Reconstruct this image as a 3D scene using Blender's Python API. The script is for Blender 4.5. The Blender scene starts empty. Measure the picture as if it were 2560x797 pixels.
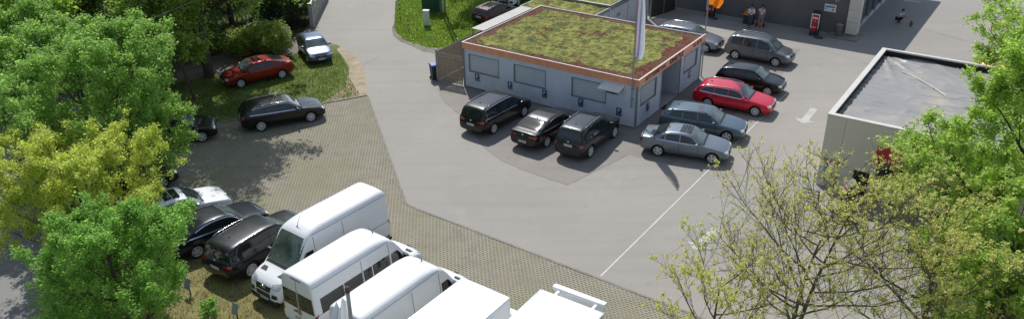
import bpy, bmesh, math, random
import numpy as np
from mathutils import Vector, Matrix
from mathutils.bvhtree import BVHTree
random.seed(7)
S = bpy.context.scene
COL = S.collection
R = math.radians
TH = R(-34.4)                                    # the whole yard is laid out on this axis
E1 = Vector((math.cos(TH), math.sin(TH), 0)); E2 = Vector((-E1.y, E1.x, 0))

# ------------------------------------------------------------------ helpers
def tag(o, label=None, cat=None, group=None, kind=None):
    if label: o['label'] = label
    if cat: o['category'] = cat
    if group: o['group'] = group
    if kind: o['kind'] = kind
    return o

def thing(name, label, cat, loc=(0, 0, 0), rotz=0, group=None):
    o = bpy.data.objects.new(name, None); COL.objects.link(o)
    o.location = loc; o.rotation_euler = (0, 0, rotz); o.empty_display_size = .3
    return tag(o, label, cat, group)

def addobj(name, me, parent=None):
    o = bpy.data.objects.new(name, me); COL.objects.link(o)
    if parent: o.parent = parent
    return o

def copy_tree(o, parent=None):
    c = o.copy(); COL.objects.link(c); c.parent = parent
    for ch in list(o.children): copy_tree(ch, c)
    return c

class MB:
    """collects shapes for one mesh; every shape takes a material slot"""
    def __init__(s): s.v = []; s.f = []; s.m = []
    def add(s, vs, fs, m=0):
        b = len(s.v); s.v += [tuple(v) for v in vs]
        s.f += [tuple(b + i for i in f) for f in fs]; s.m += [m] * len(fs); return s
    def box(s, c, d, m=0, rot=None, bev=0):
        x, y, z = (k / 2 for k in d)
        if bev <= 0:
            vs = [Vector((i * x, j * y, k * z)) for k in (-1, 1) for j in (-1, 1) for i in (-1, 1)]
            fs = [(0, 2, 3, 1), (4, 5, 7, 6), (0, 1, 5, 4), (2, 6, 7, 3), (0, 4, 6, 2), (1, 3, 7, 5)]
        else:
            bm = bmesh.new(); bmesh.ops.create_cube(bm, size=1)
            for v in bm.verts: v.co = Vector((v.co.x * 2 * x, v.co.y * 2 * y, v.co.z * 2 * z))
            bmesh.ops.bevel(bm, geom=list(bm.edges), offset=bev, segments=2, affect='EDGES', profile=.6)
            bm.verts.index_update()
            vs = [v.co.copy() for v in bm.verts]; fs = [[v.index for v in f.verts] for f in bm.faces]; bm.free()
        if rot is not None: vs = [rot @ v for v in vs]
        return s.add([v + Vector(c) for v in vs], fs, m)
    def b2(s, a, b, m=0, bev=0):
        return s.box([(p + q) / 2 for p, q in zip(a, b)], [abs(q - p) for p, q in zip(a, b)], m, None, bev)
    def tube(s, pts, rs, n=8, m=0, cap=True):
        pts = [Vector(p) for p in pts]
        if not isinstance(rs, (list, tuple)): rs = [rs] * len(pts)
        vs = []; N = len(pts); up = None
        for i, p in enumerate(pts):
            t = (pts[min(i + 1, N - 1)] - pts[max(i - 1, 0)]).normalized()
            if up is None: up = t.orthogonal().normalized()
            up = (up - t * up.dot(t)).normalized(); w = t.cross(up)
            for k in range(n):
                a = 2 * math.pi * k / n; vs.append(p + (up * math.cos(a) + w * math.sin(a)) * rs[i])
        fs = [(i * n + k, i * n + (k + 1) % n, (i + 1) * n + (k + 1) % n, (i + 1) * n + k) for i in range(N - 1) for k in range(n)]
        if cap: fs += [tuple(range(n - 1, -1, -1)), tuple((N - 1) * n + k for k in range(n))]
        return s.add(vs, fs, m)
    def lathe(s, prof, n=24, m=0, axis='z', c=(0, 0, 0), cap=True):
        """prof: list of (radius, height)"""
        vs = []; c = Vector(c)
        for r, h in prof:
            for k in range(n):
                a = 2 * math.pi * k / n; x, y = r * math.cos(a), r * math.sin(a)
                vs.append(c + (Vector((x, y, h)) if axis == 'z' else Vector((x, h, y)) if axis == 'y' else Vector((h, x, y))))
        fs = [(i * n + k, i * n + (k + 1) % n, (i + 1) * n + (k + 1) % n, (i + 1) * n + k) for i in range(len(prof) - 1) for k in range(n)]
        if cap and prof[0][0] > 1e-4: fs.append(tuple(range(n - 1, -1, -1)))
        if cap and prof[-1][0] > 1e-4: fs.append(tuple((len(prof) - 1) * n + k for k in range(n)))
        return s.add(vs, fs, m)
    def grid(s, fn, nu, nv, m=0):
        vs = [fn(i / nu, j / nv) for j in range(nv + 1) for i in range(nu + 1)]; w = nu + 1
        return s.add(vs, [(j * w + i, j * w + i + 1, (j + 1) * w + i + 1, (j + 1) * w + i) for j in range(nv) for i in range(nu)], m)
    def poly(s, pts, z=0, m=0):
        return s.add([(p[0], p[1], z) for p in pts], [tuple(range(len(pts)))], m)
    def build(s, name, mats, parent=None, smooth=False, angle=None):
        me = bpy.data.meshes.new(name); me.from_pydata(s.v, [], s.f)
        for mt in (mats if isinstance(mats, (list, tuple)) else [mats]): me.materials.append(mt)
        me.polygons.foreach_set('material_index', s.m)
        if smooth:
            me.polygons.foreach_set('use_smooth', [True] * len(s.f))
            if angle: me.set_sharp_from_angle(angle=R(angle))
        me.validate(); me.update()
        return addobj(name, me, parent)

# ------------------------------------------------------------------ materials
def new_mat(name):
    m = bpy.data.materials.new(name); m.use_nodes = True
    return m, m.node_tree, m.node_tree.nodes, m.node_tree.links, m.node_tree.nodes['Principled BSDF']
def node(nt, t, **kw):
    n = nt.nodes.new(t)
    for k, v in kw.items():
        if k in n.inputs: n.inputs[k].default_value = v
        else: setattr(n, k, v)
    return n
def noise(nt, vec, scale, detail=4, rough=.6):
    n = node(nt, 'ShaderNodeTexNoise', Scale=scale, Detail=detail, Roughness=rough)
    nt.links.new(vec, n.inputs['Vector']); return n.outputs['Fac']
def ramp(nt, fac, stops):
    n = node(nt, 'ShaderNodeValToRGB'); e = n.color_ramp.elements
    while len(e) < len(stops): e.new(.5)
    for el, (p, c) in zip(e, stops): el.position = p; el.color = (*c, 1) if len(c) == 3 else c
    nt.links.new(fac, n.inputs['Fac']); return n.outputs['Color']
def mixc(nt, fac, a, b, mode='MIX'):
    n = node(nt, 'ShaderNodeMix', data_type='RGBA', blend_type=mode)
    for s, v in ((0, fac), (6, a), (7, b)):
        if hasattr(v, 'is_linked'): nt.links.new(v, n.inputs[s])
        else: n.inputs[s].default_value = v if s == 0 else (*v, 1)
    return n.outputs[2]
def bump(nt, h, strength=.3, dist=.02):
    n = node(nt, 'ShaderNodeBump', Strength=strength, Distance=dist); nt.links.new(h, n.inputs['Height']); return n.outputs['Normal']
def coords(nt, which='Object'):
    return node(nt, 'ShaderNodeTexCoord').outputs[which]

def M(name, col, rough=.6, metal=0, col2=None, scale=3, detail=5, bmp=0, bscale=40, coat=0, spec=.5):
    m, nt, N, L, p = new_mat(name); c = coords(nt)
    col2 = col2 or tuple(k * .78 for k in col)
    f = noise(nt, c, scale, detail)
    L.new(ramp(nt, f, [(.3, col2), (.7, col)]), p.inputs['Base Color'])
    p.inputs['Roughness'].default_value = rough; p.inputs['Metallic'].default_value = metal
    p.inputs['Coat Weight'].default_value = coat; p.inputs['Coat Roughness'].default_value = .04
    p.inputs['Specular IOR Level'].default_value = spec
    if bmp: L.new(bump(nt, noise(nt, c, bscale, 3), bmp), p.inputs['Normal'])
    return m

def paint(name, col, metal=.35, rough=.32, dust=.05, coat=.6):
    m, nt, N, L, p = new_mat(name); c = coords(nt)
    g = node(nt, 'ShaderNodeNewGeometry')
    sep = node(nt, 'ShaderNodeSeparateXYZ'); L.new(g.outputs['Normal'], sep.inputs[0])
    dn = noise(nt, c, 2.2, 6, .7)
    mu = node(nt, 'ShaderNodeMath', operation='MULTIPLY'); L.new(dn, mu.inputs[0]); L.new(sep.outputs['Z'], mu.inputs[1])
    m2 = node(nt, 'ShaderNodeMath', operation='MULTIPLY', use_clamp=True); L.new(mu.outputs[0], m2.inputs[0]); m2.inputs[1].default_value = dust
    L.new(mixc(nt, m2.outputs[0], col, (.42, .40, .34)), p.inputs['Base Color'])
    p.inputs['Metallic'].default_value = metal; p.inputs['Roughness'].default_value = rough
    p.inputs['Coat Weight'].default_value = coat; p.inputs['Coat Roughness'].default_value = .05; p.inputs['Specular IOR Level'].default_value = .22
    return m

def leafmat(name, a, b, trans=.35, scale=.55):
    m, nt, N, L, p = new_mat(name); c = coords(nt)
    g = node(nt, 'ShaderNodeNewGeometry')
    f = noise(nt, c, scale, 3)
    mi = node(nt, 'ShaderNodeMath', operation='ADD'); L.new(f, mi.inputs[0]); L.new(g.outputs['Random Per Island'], mi.inputs[1])
    h = node(nt, 'ShaderNodeMath', operation='MULTIPLY'); L.new(mi.outputs[0], h.inputs[0]); h.inputs[1].default_value = .5
    col = ramp(nt, h.outputs[0], [(.22, a), (.75, b)])
    L.new(col, p.inputs['Base Color']); p.inputs['Roughness'].default_value = .5; p.inputs['Specular IOR Level'].default_value = .35
    t = node(nt, 'ShaderNodeBsdfTranslucent')
    L.new(mixc(nt, .5, col, (min(1, b[0] * 1.28), min(1, b[1] * 1.45), b[2] * .7)), t.inputs['Color'])
    mx = node(nt, 'ShaderNodeMixShader'); mx.inputs[0].default_value = trans
    L.new(p.outputs[0], mx.inputs[1]); L.new(t.outputs[0], mx.inputs[2])
    L.new(mx.outputs[0], N['Material Output'].inputs['Surface'])
    return m

MT = {}
MT['glass'] = M('car_glass', (.012, .016, .018), .04, 0, (.02, .026, .028), 1.2, spec=.6)
MT['screen'] = M('windscreen_glass', (.13, .175, .168), .05, 0, (.035, .05, .05), 2.2, 3, spec=.7)  # pale blotches paint the dashboard's reflection into the glass colour
MT['black'] = M('black_plastic', (.018, .018, .019), .55)
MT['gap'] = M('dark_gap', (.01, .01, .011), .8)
MT['chrome'] = M('chrome', (.75, .76, .78), .16, 1, (.6, .61, .63))
MT['rimsilver'] = M('rim_silver', (.66, .67, .69), .35, .15)
MT['tyre'] = M('tyre_rubber', (.016, .016, .017), .8, bmp=.3)
MT['head'] = M('headlamp', (.72, .75, .78), .12, .1, (.30, .32, .35), 9, coat=1)
MT['tail'] = M('tail_lamp', (.38, .012, .018), .15, 0, (.2, .006, .01), 6, coat=1)
MT['plate'] = M('plate_white', (.72, .73, .72), .45)
MT['blue'] = M('plate_blue', (.01, .04, .28), .5)
MT['ink'] = M('ink_black', (.015, .015, .017), .6)
MT['skin'] = M('skin', (.42, .24, .16), .55)
MT['galv'] = M('galvanised_steel', (.38, .40, .42), .42, .7, (.28, .30, .32), 6)
MT['white_paint'] = M('white_painted_metal', (.72, .72, .70), .45)
MT['bark'] = M('bark', (.10, .075, .05), .9, 0, (.035, .027, .02), 9, bmp=.6, bscale=18)
MT['bark2'] = M('bark_olive', (.17, .14, .075), .9, 0, (.07, .058, .034), 7, bmp=.5, bscale=18)

# ------------------------------------------------------------------ camera, light, sky
cam = bpy.data.cameras.new('camera'); co = bpy.data.objects.new('camera', cam); COL.objects.link(co); S.camera = co
pit, rol = .484925, .01379456
c_, s_ = math.cos(pit), math.sin(pit)
F = Vector((0, c_, -s_)); D = Vector((0, -s_, -c_)); X = Vector((1, 0, 0))
X2 = X * math.cos(rol) + D * math.sin(rol); D2 = D * math.cos(rol) - X * math.sin(rol)
m4 = Matrix.Identity(4)
for i, ax in enumerate((X2, -D2, -F)):
    for j in range(3): m4[j][i] = ax[j]
m4.translation = (0, 0, 19.988); co.matrix_world = m4
cam.sensor_width = 36; cam.lens = 2087.57 / 2560 * 36; cam.shift_y = 33.76 / 2560; cam.clip_end = 2000; cam.clip_start = .5

EL, AZ = R(50), R(101)                           # sun stands behind the yard, slightly left
sv = Vector((math.cos(AZ) * math.cos(EL), math.sin(AZ) * math.cos(EL), math.sin(EL)))
sun = bpy.data.lights.new('sun', 'SUN'); so = bpy.data.objects.new('sun', sun); COL.objects.link(so)
sun.energy = 4.3; sun.angle = R(.53); sun.color = (1, .975, .935)
so.rotation_euler = sv.to_track_quat('Z', 'Y').to_euler(); so.location = sv * 60
W = bpy.data.worlds.new('World'); S.world = W; W.use_nodes = True; wn = W.node_tree
sky = wn.nodes.new('ShaderNodeTexSky'); sky.sky_type = 'NISHITA'; sky.sun_disc = False
sky.sun_elevation = EL; sky.sun_rotation = R(90) - AZ; sky.altitude = 500; sky.dust_density = .7
bg = wn.nodes['Background']; bg.inputs[1].default_value = .15
hs_ = wn.nodes.new('ShaderNodeHueSaturation'); hs_.inputs['Saturation'].default_value = .72
wn.links.new(sky.outputs[0], hs_.inputs['Color']); wn.links.new(hs_.outputs[0], bg.inputs[0])
S.view_settings.view_transform = 'Standard'; S.view_settings.look = 'None'; S.view_settings.exposure = 0
S.render.engine = 'CYCLES'
S.cycles.max_bounces = 6; S.cycles.transparent_max_bounces = 4; S.cycles.caustics_reflective = False; S.cycles.caustics_refractive = False
try: S.cycles.use_denoising = True
except Exception: pass

# ------------------------------------------------------------------ ground
def ground_mat(name, stops, scale, fine, bmp=.4, rough=.9, stain=None, coord_scale=None):
    m, nt, N, L, p = new_mat(name); c = coords(nt)
    f = noise(nt, c, scale, 6, .65); g = noise(nt, c, fine, 4, .7)
    mm = node(nt, 'ShaderNodeMath', operation='MULTIPLY_ADD'); L.new(g, mm.inputs[0]); mm.inputs[1].default_value = .55; 
    sub = node(nt, 'ShaderNodeMath', operation='SUBTRACT'); L.new(f, sub.inputs[0]); sub.inputs[1].default_value = .275
    L.new(sub.outputs[0], mm.inputs[2])
    col = ramp(nt, mm.outputs[0], stops)
    if stain:
        st = noise(nt, c, stain[0], 5, .7)
        col = mixc(nt, ramp(nt, st, [(stain[2], (0, 0, 0)), (stain[3], (1, 1, 1))]), col, stain[1])
    L.new(col, p.inputs['Base Color']); p.inputs['Roughness'].default_value = rough
    p.inputs['Specular IOR Level'].default_value = .25
    L.new(bump(nt, g, bmp, .02), p.inputs['Normal'])
    return m
def asphalt_mat(name, a, b, dark, patch):
    """worn asphalt: broad tone drift, aggregate speckle, faint wheel streaks, a few oil spots and cracks"""
    m, nt, N, L, p = new_mat(name); c = coords(nt)
    col = ramp(nt, noise(nt, c, .16, 5, .6), [(.3, b), (.7, a)])
    mp = node(nt, 'ShaderNodeMapping'); mp.inputs['Rotation'].default_value = (0, 0, R(52)); mp.inputs['Scale'].default_value = (.12, 1.6, 1)
    L.new(c, mp.inputs[0])
    col = mixc(nt, ramp(nt, noise(nt, mp.outputs[0], .9, 4), [(.42, (0, 0, 0)), (.75, (.22, .22, .22))]), col, dark)
    col = mixc(nt, ramp(nt, noise(nt, c, .55, 6, .7), [(.54, (0, 0, 0)), (.70, (.6, .6, .6))]), col, patch)
    sp = noise(nt, c, 38, 2, .8)
    col = mixc(nt, .55, col, ramp(nt, sp, [(.3, (.28, .28, .28)), (.7, (.72, .72, .72))]), 'OVERLAY')
    spot = noise(nt, c, 1.9, 2, .5)
    col = mixc(nt, ramp(nt, spot, [(.66, (0, 0, 0)), (.80, (.4, .4, .4))]), col, dark)
    v = node(nt, 'ShaderNodeTexVoronoi', feature='DISTANCE_TO_EDGE', Scale=.16)
    ad = node(nt, 'ShaderNodeMix', data_type='RGBA'); ad.inputs[0].default_value = .12; L.new(c, ad.inputs[6])
    nn = node(nt, 'ShaderNodeTexNoise', Scale=.9, Detail=4); L.new(c, nn.inputs['Vector']); L.new(nn.outputs['Color'], ad.inputs[7])
    L.new(ad.outputs[2], v.inputs['Vector'])
    col = mixc(nt, ramp(nt, v.outputs['Distance'], [(.0, (.12, .12, .12)), (.004, (0, 0, 0))]), col, dark)
    L.new(col, p.inputs['Base Color']); p.inputs['Roughness'].default_value = .82; p.inputs['Specular IOR Level'].default_value = .35
    L.new(bump(nt, sp, .35, .01), p.inputs['Normal'])
    return m
G_SOIL = ground_mat('soil_grass', [(.25, (.035, .032, .016)), (.5, (.055, .075, .02)), (.75, (.10, .13, .032))], .5, 7, .8)
G_ASPH = asphalt_mat('asphalt', (.325, .300, .266), (.285, .265, .236), (.19, .18, .168), (.34, .315, .28))
G_PATCH = asphalt_mat('asphalt_dark', (.275, .25, .222), (.232, .212, .188), (.135, .128, .12), (.30, .275, .245))
G_STREET = asphalt_mat('street_asphalt', (.25, .24, .225), (.21, .205, .195), (.15, .145, .14), (.27, .26, .24))
G_PATH = ground_mat('gravel_path', [(.3, (.13, .12, .10)), (.7, (.24, .22, .19))], .8, 14, .6)
G_TAN = ground_mat('tan_gravel', [(.25, (.24, .19, .12)), (.6, (.40, .33, .23)), (.8, (.50, .43, .32))], 1.2, 16, .8)
G_DRY = ground_mat('dry_turf', [(.25, (.11, .095, .04)), (.5, (.21, .19, .075)), (.8, (.32, .28, .12))], .9, 10, .9)
G_LAWN = ground_mat('lawn_turf', [(.25, (.07, .07, .026)), (.5, (.12, .165, .04)), (.8, (.22, .25, .07))], .7, 8, .9, stain=(.35, (.26, .22, .12), .58, .8))
G_BRIGHT = ground_mat('bright_turf', [(.25, (.06, .10, .012)), (.5, (.12, .22, .02)), (.8, (.22, .30, .03))], .8, 6, .9)
G_KERB = M('kerb_concrete', (.27, .255, .225), .9, 0, (.17, .16, .14), 3)

def paver_mat():
    """concrete grass grid: staggered cells with soil and grass in them"""
    m, nt, N, L, p = new_mat('grass_pavers'); c = coords(nt)
    mp = node(nt, 'ShaderNodeMapping'); mp.inputs['Rotation'].default_value = (0, 0, -TH)
    L.new(c, mp.inputs[0])
    br = node(nt, 'ShaderNodeTexBrick'); L.new(mp.outputs[0], br.inputs['Vector'])
    br.inputs['Scale'].default_value = 1; br.inputs['Brick Width'].default_value = .20; br.inputs['Row Height'].default_value = .125
    br.inputs['Mortar Size'].default_value = .033; br.inputs['Mortar Smooth'].default_value = .25; br.offset = .5
    br.inputs['Color1'].default_value = (0, 0, 0, 1); br.inputs['Color2'].default_value = (1, 1, 1, 1)
    big = noise(nt, c, .35, 4, .6)
    cell = ramp(nt, noise(nt, c, 2.4, 4, .8), [(.3, (.145, .12, .09)), (.5, (.15, .135, .09)), (.68, (.18, .175, .085))])
    cell2 = mixc(nt, ramp(nt, big, [(.42, (0, 0, 0)), (.62, (.8, .8, .8))]), cell, (.18, .17, .095))
    conc = ramp(nt, noise(nt, c, 1.4, 6, .7), [(.3, (.27, .245, .195)), (.7, (.41, .38, .315))])
    conc2 = mixc(nt, ramp(nt, big, [(.45, (0, 0, 0)), (.66, (.55, .55, .55))]), conc, (.27, .255, .16))
    wear = noise(nt, c, .55, 6, .7)
    base_ = mixc(nt, br.outputs['Fac'], cell2, conc2)
    base_ = mixc(nt, ramp(nt, wear, [(.50, (0, 0, 0)), (.70, (.6, .6, .6))]), base_, (.26, .23, .17))
    base_ = mixc(nt, ramp(nt, noise(nt, c, 1.7, 5, .75), [(.58, (0, 0, 0)), (.72, (.55, .55, .55))]), base_, (.16, .158, .075))
    L.new(base_, p.inputs['Base Color'])
    p.inputs['Roughness'].default_value = .95; p.inputs['Specular IOR Level'].default_value = .15
    L.new(bump(nt, br.outputs['Fac'], .9, .03), p.inputs['Normal'])
    return m
G_PAVE = paver_mat()

def sheet(name, pts, z, mat):
    o = MB().poly(pts, z).build(name, mat); return tag(o, kind='structure')
sheet('ground', [(-400, -200), (400, -200), (400, 600), (-400, 600)], -.02, G_SOIL)
EDGE = [(-8.97, 48.53), (-7.6, 43.7), (-6.3, 39.1), (-5.12, 34.95), (-5.0, 34.75), (4.93, 27.45), (20, 16.4), (45, -2)]
sheet('asphalt_yard', EDGE + [(140, -30), (140, 160), (-14, 160), (-14.2, 80), (-15.8, 69.5), (-15.7, 60.5), (-12.6, 58.3), (-11, 56), (-10.1, 53.5), (-9.6, 51.5)], 0, G_ASPH)
sheet('asphalt_patch', [(-4.7, 49.6), (-4.0, 47.2), (-2.75, 44.9), (-2.2, 43), (-1.5, 40.9), (-.6, 39.4), (.42, 38.4), (2.75, 36.55), (3.7, 37.45), (6.25, 39.85), (8.3, 38.6),
                        (13.5, 45.4), (17.2, 50.2), (20.5, 56), (12.9, 60.5), (10, 52), (7.03, 43.12), (-2.95, 49.96)], .004, G_PATCH)
sheet('footpath', [(-15.7, 60.5), (-19.5, 57.5), (-22.5, 55), (-27, 53.5), (-42, 51), (-42, 46.5), (-27, 50), (-22.5, 51.2), (-20.2, 52), (-16.7, 55.6), (-14.4, 57.2), (-12.6, 58.3)], -.004, G_PATH)
sheet('street', [(-24.5, 40), (-21.85, 33.47), (-19.22, 29.49), (-15, 22.3), (-8, 10), (-2, 0), (-14, -5), (-25, 12), (-34, 38), (-42, 46.4), (-27, 49.9)], -.002, G_STREET)
sheet('lawn', [(-8.97, 48.53), (-9.6, 51.5), (-10.1, 53.5), (-11, 56), (-12.6, 58.3), (-14.4, 57.2), (-16.7, 55.6), (-20.2, 52), (-22.5, 51.2), (-27, 49.8), (-24.4, 40.4), (-22.3, 42)], -.008, G_LAWN)
sheet('gravel_shoulder', [(-8.97, 48.53), (-9.55, 51.5), (-10.05, 53.5), (-10.95, 56), (-12.3, 57.9), (-12.5, 57.3), (-11.6, 55.4), (-10.9, 53.4), (-10.75, 51.5), (-10.6, 49.9), (-11.6, 47.6)], .002, G_TAN)
sheet('grass_paver_lot', [(-8.97, 48.53), (-17.1, 44.6), (-22.3, 42.05), (-20.6, 38), (-16.3, 33), (-12.6, 30.3), (7, 16.9), (20, 8), (36, 3), (20, 16.4), (4.93, 27.45), (-5.0, 34.75), (-5.12, 34.95), (-6.3, 39.1), (-7.6, 43.7)], .004, G_PAVE)
sheet('dry_grass_strip', [(-20.6, 38), (-16.3, 33), (-12.6, 30.3), (7, 16.9), (10, 8), (-7.5, 10), (-14.6, 22.3), (-18.8, 29.5), (-21.4, 33.6), (-23.6, 39.6)], -.006, G_DRY)
GB = [(-8.93, 62.3), (-8.5, 60.6), (-7.9, 59.3), (-7.19, 58.5), (-5.9, 57.4), (-5.1, 57.2), (-3.6, 58.6), (-1.6, 61.5), (1, 65), (4, 70), (2, 82), (-7, 84), (-9.6, 76), (-9.6, 69)]
sheet('grass_verge', GB, .004, G_BRIGHT)
sheet('verge_gravel', [(-8.96, 64.2), (-9.1, 62.3), (-8.8, 60.3), (-8.1, 58.9), (-7.2, 57.9), (-6.2, 56.6), (-5.0, 56.0), (-3.1, 58.2), (-1.2, 61.2), (1.4, 65), (4, 70), (1, 65), (-1.6, 61.4), (-3.6, 58.5), (-5.1, 57.1), (-5.9, 57.3), (-7.19, 58.4), (-7.9, 59.2), (-8.5, 60.5), (-8.93, 62.3)], .006, G_PATH)

def kerb(name, pts, w, h):
    mb = MB()
    for a, b in zip(pts, pts[1:]):
        a, b = Vector((*a, 0)), Vector((*b, 0)); d = (b - a); n = max(1, int(d.length / 1.0)); u = d.normalized(); ang = math.atan2(u.y, u.x)
        for i in range(n):
            p = a + d * ((i + .5) / n)
            mb.box((p.x, p.y, h / 2 - .03), (d.length / n - .012, w, h + .06), 0, Matrix.Rotation(ang, 3, 'Z'))
    return tag(mb.build(name, G_KERB), kind='structure')
kerb('kerb_stones', EDGE[:-1], .11, .022)
kerb('lot_edging', [(-9.0, 48.58), (-17.1, 44.66), (-22.3, 42.1)], .10, .05)

G_TAR = M('tar_seal', (.15, .143, .134), .8, 0, (.22, .208, .19), 4)
def crack(pts, w=.022):
    mb = MB(); P = []
    for a, b in zip(pts, pts[1:]):
        a, b = Vector((*a, .0085)), Vector((*b, .0085)); n = max(2, int((b - a).length / .3))
        for i in range(n): P.append(a.lerp(b, i / n) + Vector((random.uniform(-.05, .05), random.uniform(-.05, .05), 0)))
    P.append(Vector((*pts[-1], .0085)))
    for a, b in zip(P, P[1:]):
        d = (b - a).normalized(); q = Vector((-d.y, d.x, 0)) * w / 2 * random.uniform(.4, 1.4); mb.add([a - q, b - q, b + q, a + q], [(0, 1, 2, 3)])
    return tag(mb.build('tar_seam', G_TAR), kind='structure')
crack([(-4.7, 49.6), (-4.0, 47.2), (-2.75, 44.9), (-2.2, 43), (-1.5, 40.9), (-.6, 39.4), (.42, 38.4), (2.75, 36.55), (3.7, 37.45), (6.25, 39.85)])
crack([(-3.4, 45.8), (-2.4, 46.6), (-1.9, 48.2)], .018); crack([(18.6, 60.5), (24, 53), (28, 47)], .02); crack([(31, 60), (36, 52)], .03)
ROADW = ground_mat('road_paint', [(.2, (.32, .31, .29)), (.45, (.48, .475, .45)), (.7, (.58, .575, .55))], 1.1, 9, .3, .7)
ROADW2 = ground_mat('worn_road_paint', [(.2, (.34, .33, .31)), (.5, (.44, .43, .405)), (.8, (.52, .51, .48))], 1.3, 11, .3, .7)
def line(pts, w, z=.009, mat=None):
    mb = MB()
    for a, b in zip(pts, pts[1:]):
        a, b = Vector((*a, z)), Vector((*b, z)); d = (b - a).normalized(); n = Vector((-d.y, d.x, 0)) * w / 2
        mb.add([a - n, b - n, b + n, a + n], [(0, 1, 2, 3)])
    return mb
tag(line([(3.62, 28.65), (17.2, 48.15)], .085).build('parking_line', ROADW), kind='structure')
tag(line([(14.3, 57.25), (15.9, 56.05)], .11).build('parking_line', ROADW), kind='structure')
tag(line([(32.55, 67.5), (33.75, 66.95)], .45).build('bay_marking', ROADW), kind='structure')
def arrow(x, y, ang, mat, L=2.5, z=.0095):
    s = [(0, -.0), (.55, .60), (.58, .21), (L, .21), (L, -.21), (.58, -.21), (.55, -.60)]
    c, t = math.cos(ang), math.sin(ang)
    o = MB().add([(x + c * a - t * b, y + t * a + c * b, z) for a, b in s], [(0, 2, 1), (0, 5, 2), (0, 6, 5), (2, 5, 4, 3)]).build('road_arrow', mat)
    return tag(o, kind='structure')
arrow(16.66, 43.5, R(57), ROADW2); arrow(7.86, 30.5, R(52), ROADW2, 2.3)

# ------------------------------------------------------------------ vehicles
def pchip(pts):
    x = np.array([p[0] for p in pts], float); y = np.array([p[1] for p in pts], float)
    h = np.diff(x); d = np.diff(y) / h; m = np.zeros_like(y)
    for i in range(1, len(x) - 1):
        if d[i - 1] * d[i] > 0:
            w1, w2 = 2 * h[i] + h[i - 1], h[i] + 2 * h[i - 1]; m[i] = (w1 + w2) / (w1 / d[i - 1] + w2 / d[i])
    m[0], m[-1] = d[0], d[-1]
    def f(t):
        t = min(max(t, x[0]), x[-1]); i = min(int(np.searchsorted(x, t, 'right')) - 1, len(x) - 2); i = max(i, 0)
        u = (t - x[i]) / h[i]
        return float((2*u**3-3*u**2+1)*y[i] + (u**3-2*u**2+u)*h[i]*m[i] + (-2*u**3+3*u**2)*y[i+1] + (u**3-u**2)*h[i]*m[i+1])
    return f

WID = [(0, .70), (.006, .78), (.02, .87), (.05, .94), (.12, .985), (.3, 1), (.7, 1), (.88, .985), (.95, .95), (.982, .89), (.995, .82), (1, .76)]
BOT = [(0, .20), (.03, .16), (.1, .135), (.9, .15), (.97, .19), (1, .24)]
STY = {}
STY['sedan'] = dict(top=[(0, .36), (.008, .44), (.03, .50), (.07, .55), (.15, .605), (.26, .66), (.285, .685), (.42, .95), (.47, .985), (.56, 1), (.66, .985), (.71, .955), (.84, .775), (.87, .755), (.965, .735), (.985, .68), (1, .55)],
    belt=[(0, .34), (.008, .41), (.03, .465), (.07, .515), (.15, .57), (.26, .625), (.5, .645), (.75, .675), (.87, .70), (.965, .69), (.985, .64), (1, .5)],
    side=[(.315, .405, .535, .535), (.55, .55, .70, .695), (.715, .712, .795, .725)], ws=(.292, .418), rw=('top', .712, .838), bw=.97)
STY['liftback'] = dict(STY['sedan'], top=[(0, .36), (.008, .44), (.03, .50), (.07, .55), (.15, .605), (.25, .66), (.275, .685), (.41, .95), (.47, .985), (.55, 1), (.64, .985), (.70, .945), (.90, .765), (.93, .75), (.975, .73), (.988, .66), (1, .5)],
    belt=[(0, .34), (.008, .41), (.03, .465), (.07, .515), (.15, .57), (.26, .625), (.5, .645), (.75, .68), (.93, .71), (.975, .69), (.988, .62), (1, .46)],
    side=[(.30, .395, .53, .53), (.545, .545, .70, .69), (.715, .705, .815, .735)], rw=('top', .705, .895))
STY['wagon'] = dict(top=STY['sedan']['top'][:10] + [(.66, .995), (.78, .975), (.875, .935), (.905, .905), (.962, .70), (.982, .63), (1, .42)],
    belt=STY['sedan']['belt'][:7] + [(.75, .67), (.92, .69), (.962, .66), (.982, .59), (1, .40)],
    side=[(.315, .405, .535, .535), (.55, .55, .71, .71), (.725, .725, .885, .84)], ws=(.292, .418), rw=('rear', .72, .90), bw=.97)
STY['hatch'] = dict(top=[(0, .36), (.01, .45), (.04, .53), (.09, .585), (.235, .665), (.26, .69), (.41, .95), (.47, .985), (.55, 1), (.72, .985), (.85, .935), (.89, .90), (.958, .70), (.98, .62), (1, .42)],
    belt=[(0, .34), (.01, .42), (.04, .49), (.09, .545), (.235, .63), (.5, .65), (.75, .68), (.91, .70), (.958, .66), (.98, .58), (1, .40)],
    side=[(.29, .385, .535, .535), (.55, .55, .73, .72), (.745, .735, .86, .79)], ws=(.268, .408), rw=('rear', .73, .89), bw=.97)
STY['mpv'] = dict(top=[(0, .33), (.01, .41), (.035, .475), (.08, .53), (.185, .61), (.21, .635), (.36, .935), (.42, .975), (.52, 1), (.76, .99), (.90, .955), (.925, .925), (.968, .66), (.985, .58), (1, .38)],
    belt=[(0, .31), (.01, .385), (.035, .445), (.08, .495), (.185, .565), (.3, .585), (.75, .605), (.93, .62), (.968, .60), (.985, .53), (1, .35)],
    side=[(.245, .345, .50, .50), (.515, .515, .70, .70), (.715, .715, .905, .885)], ws=(.218, .358), rw=('rear', .66, .91), bw=.98)
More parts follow.
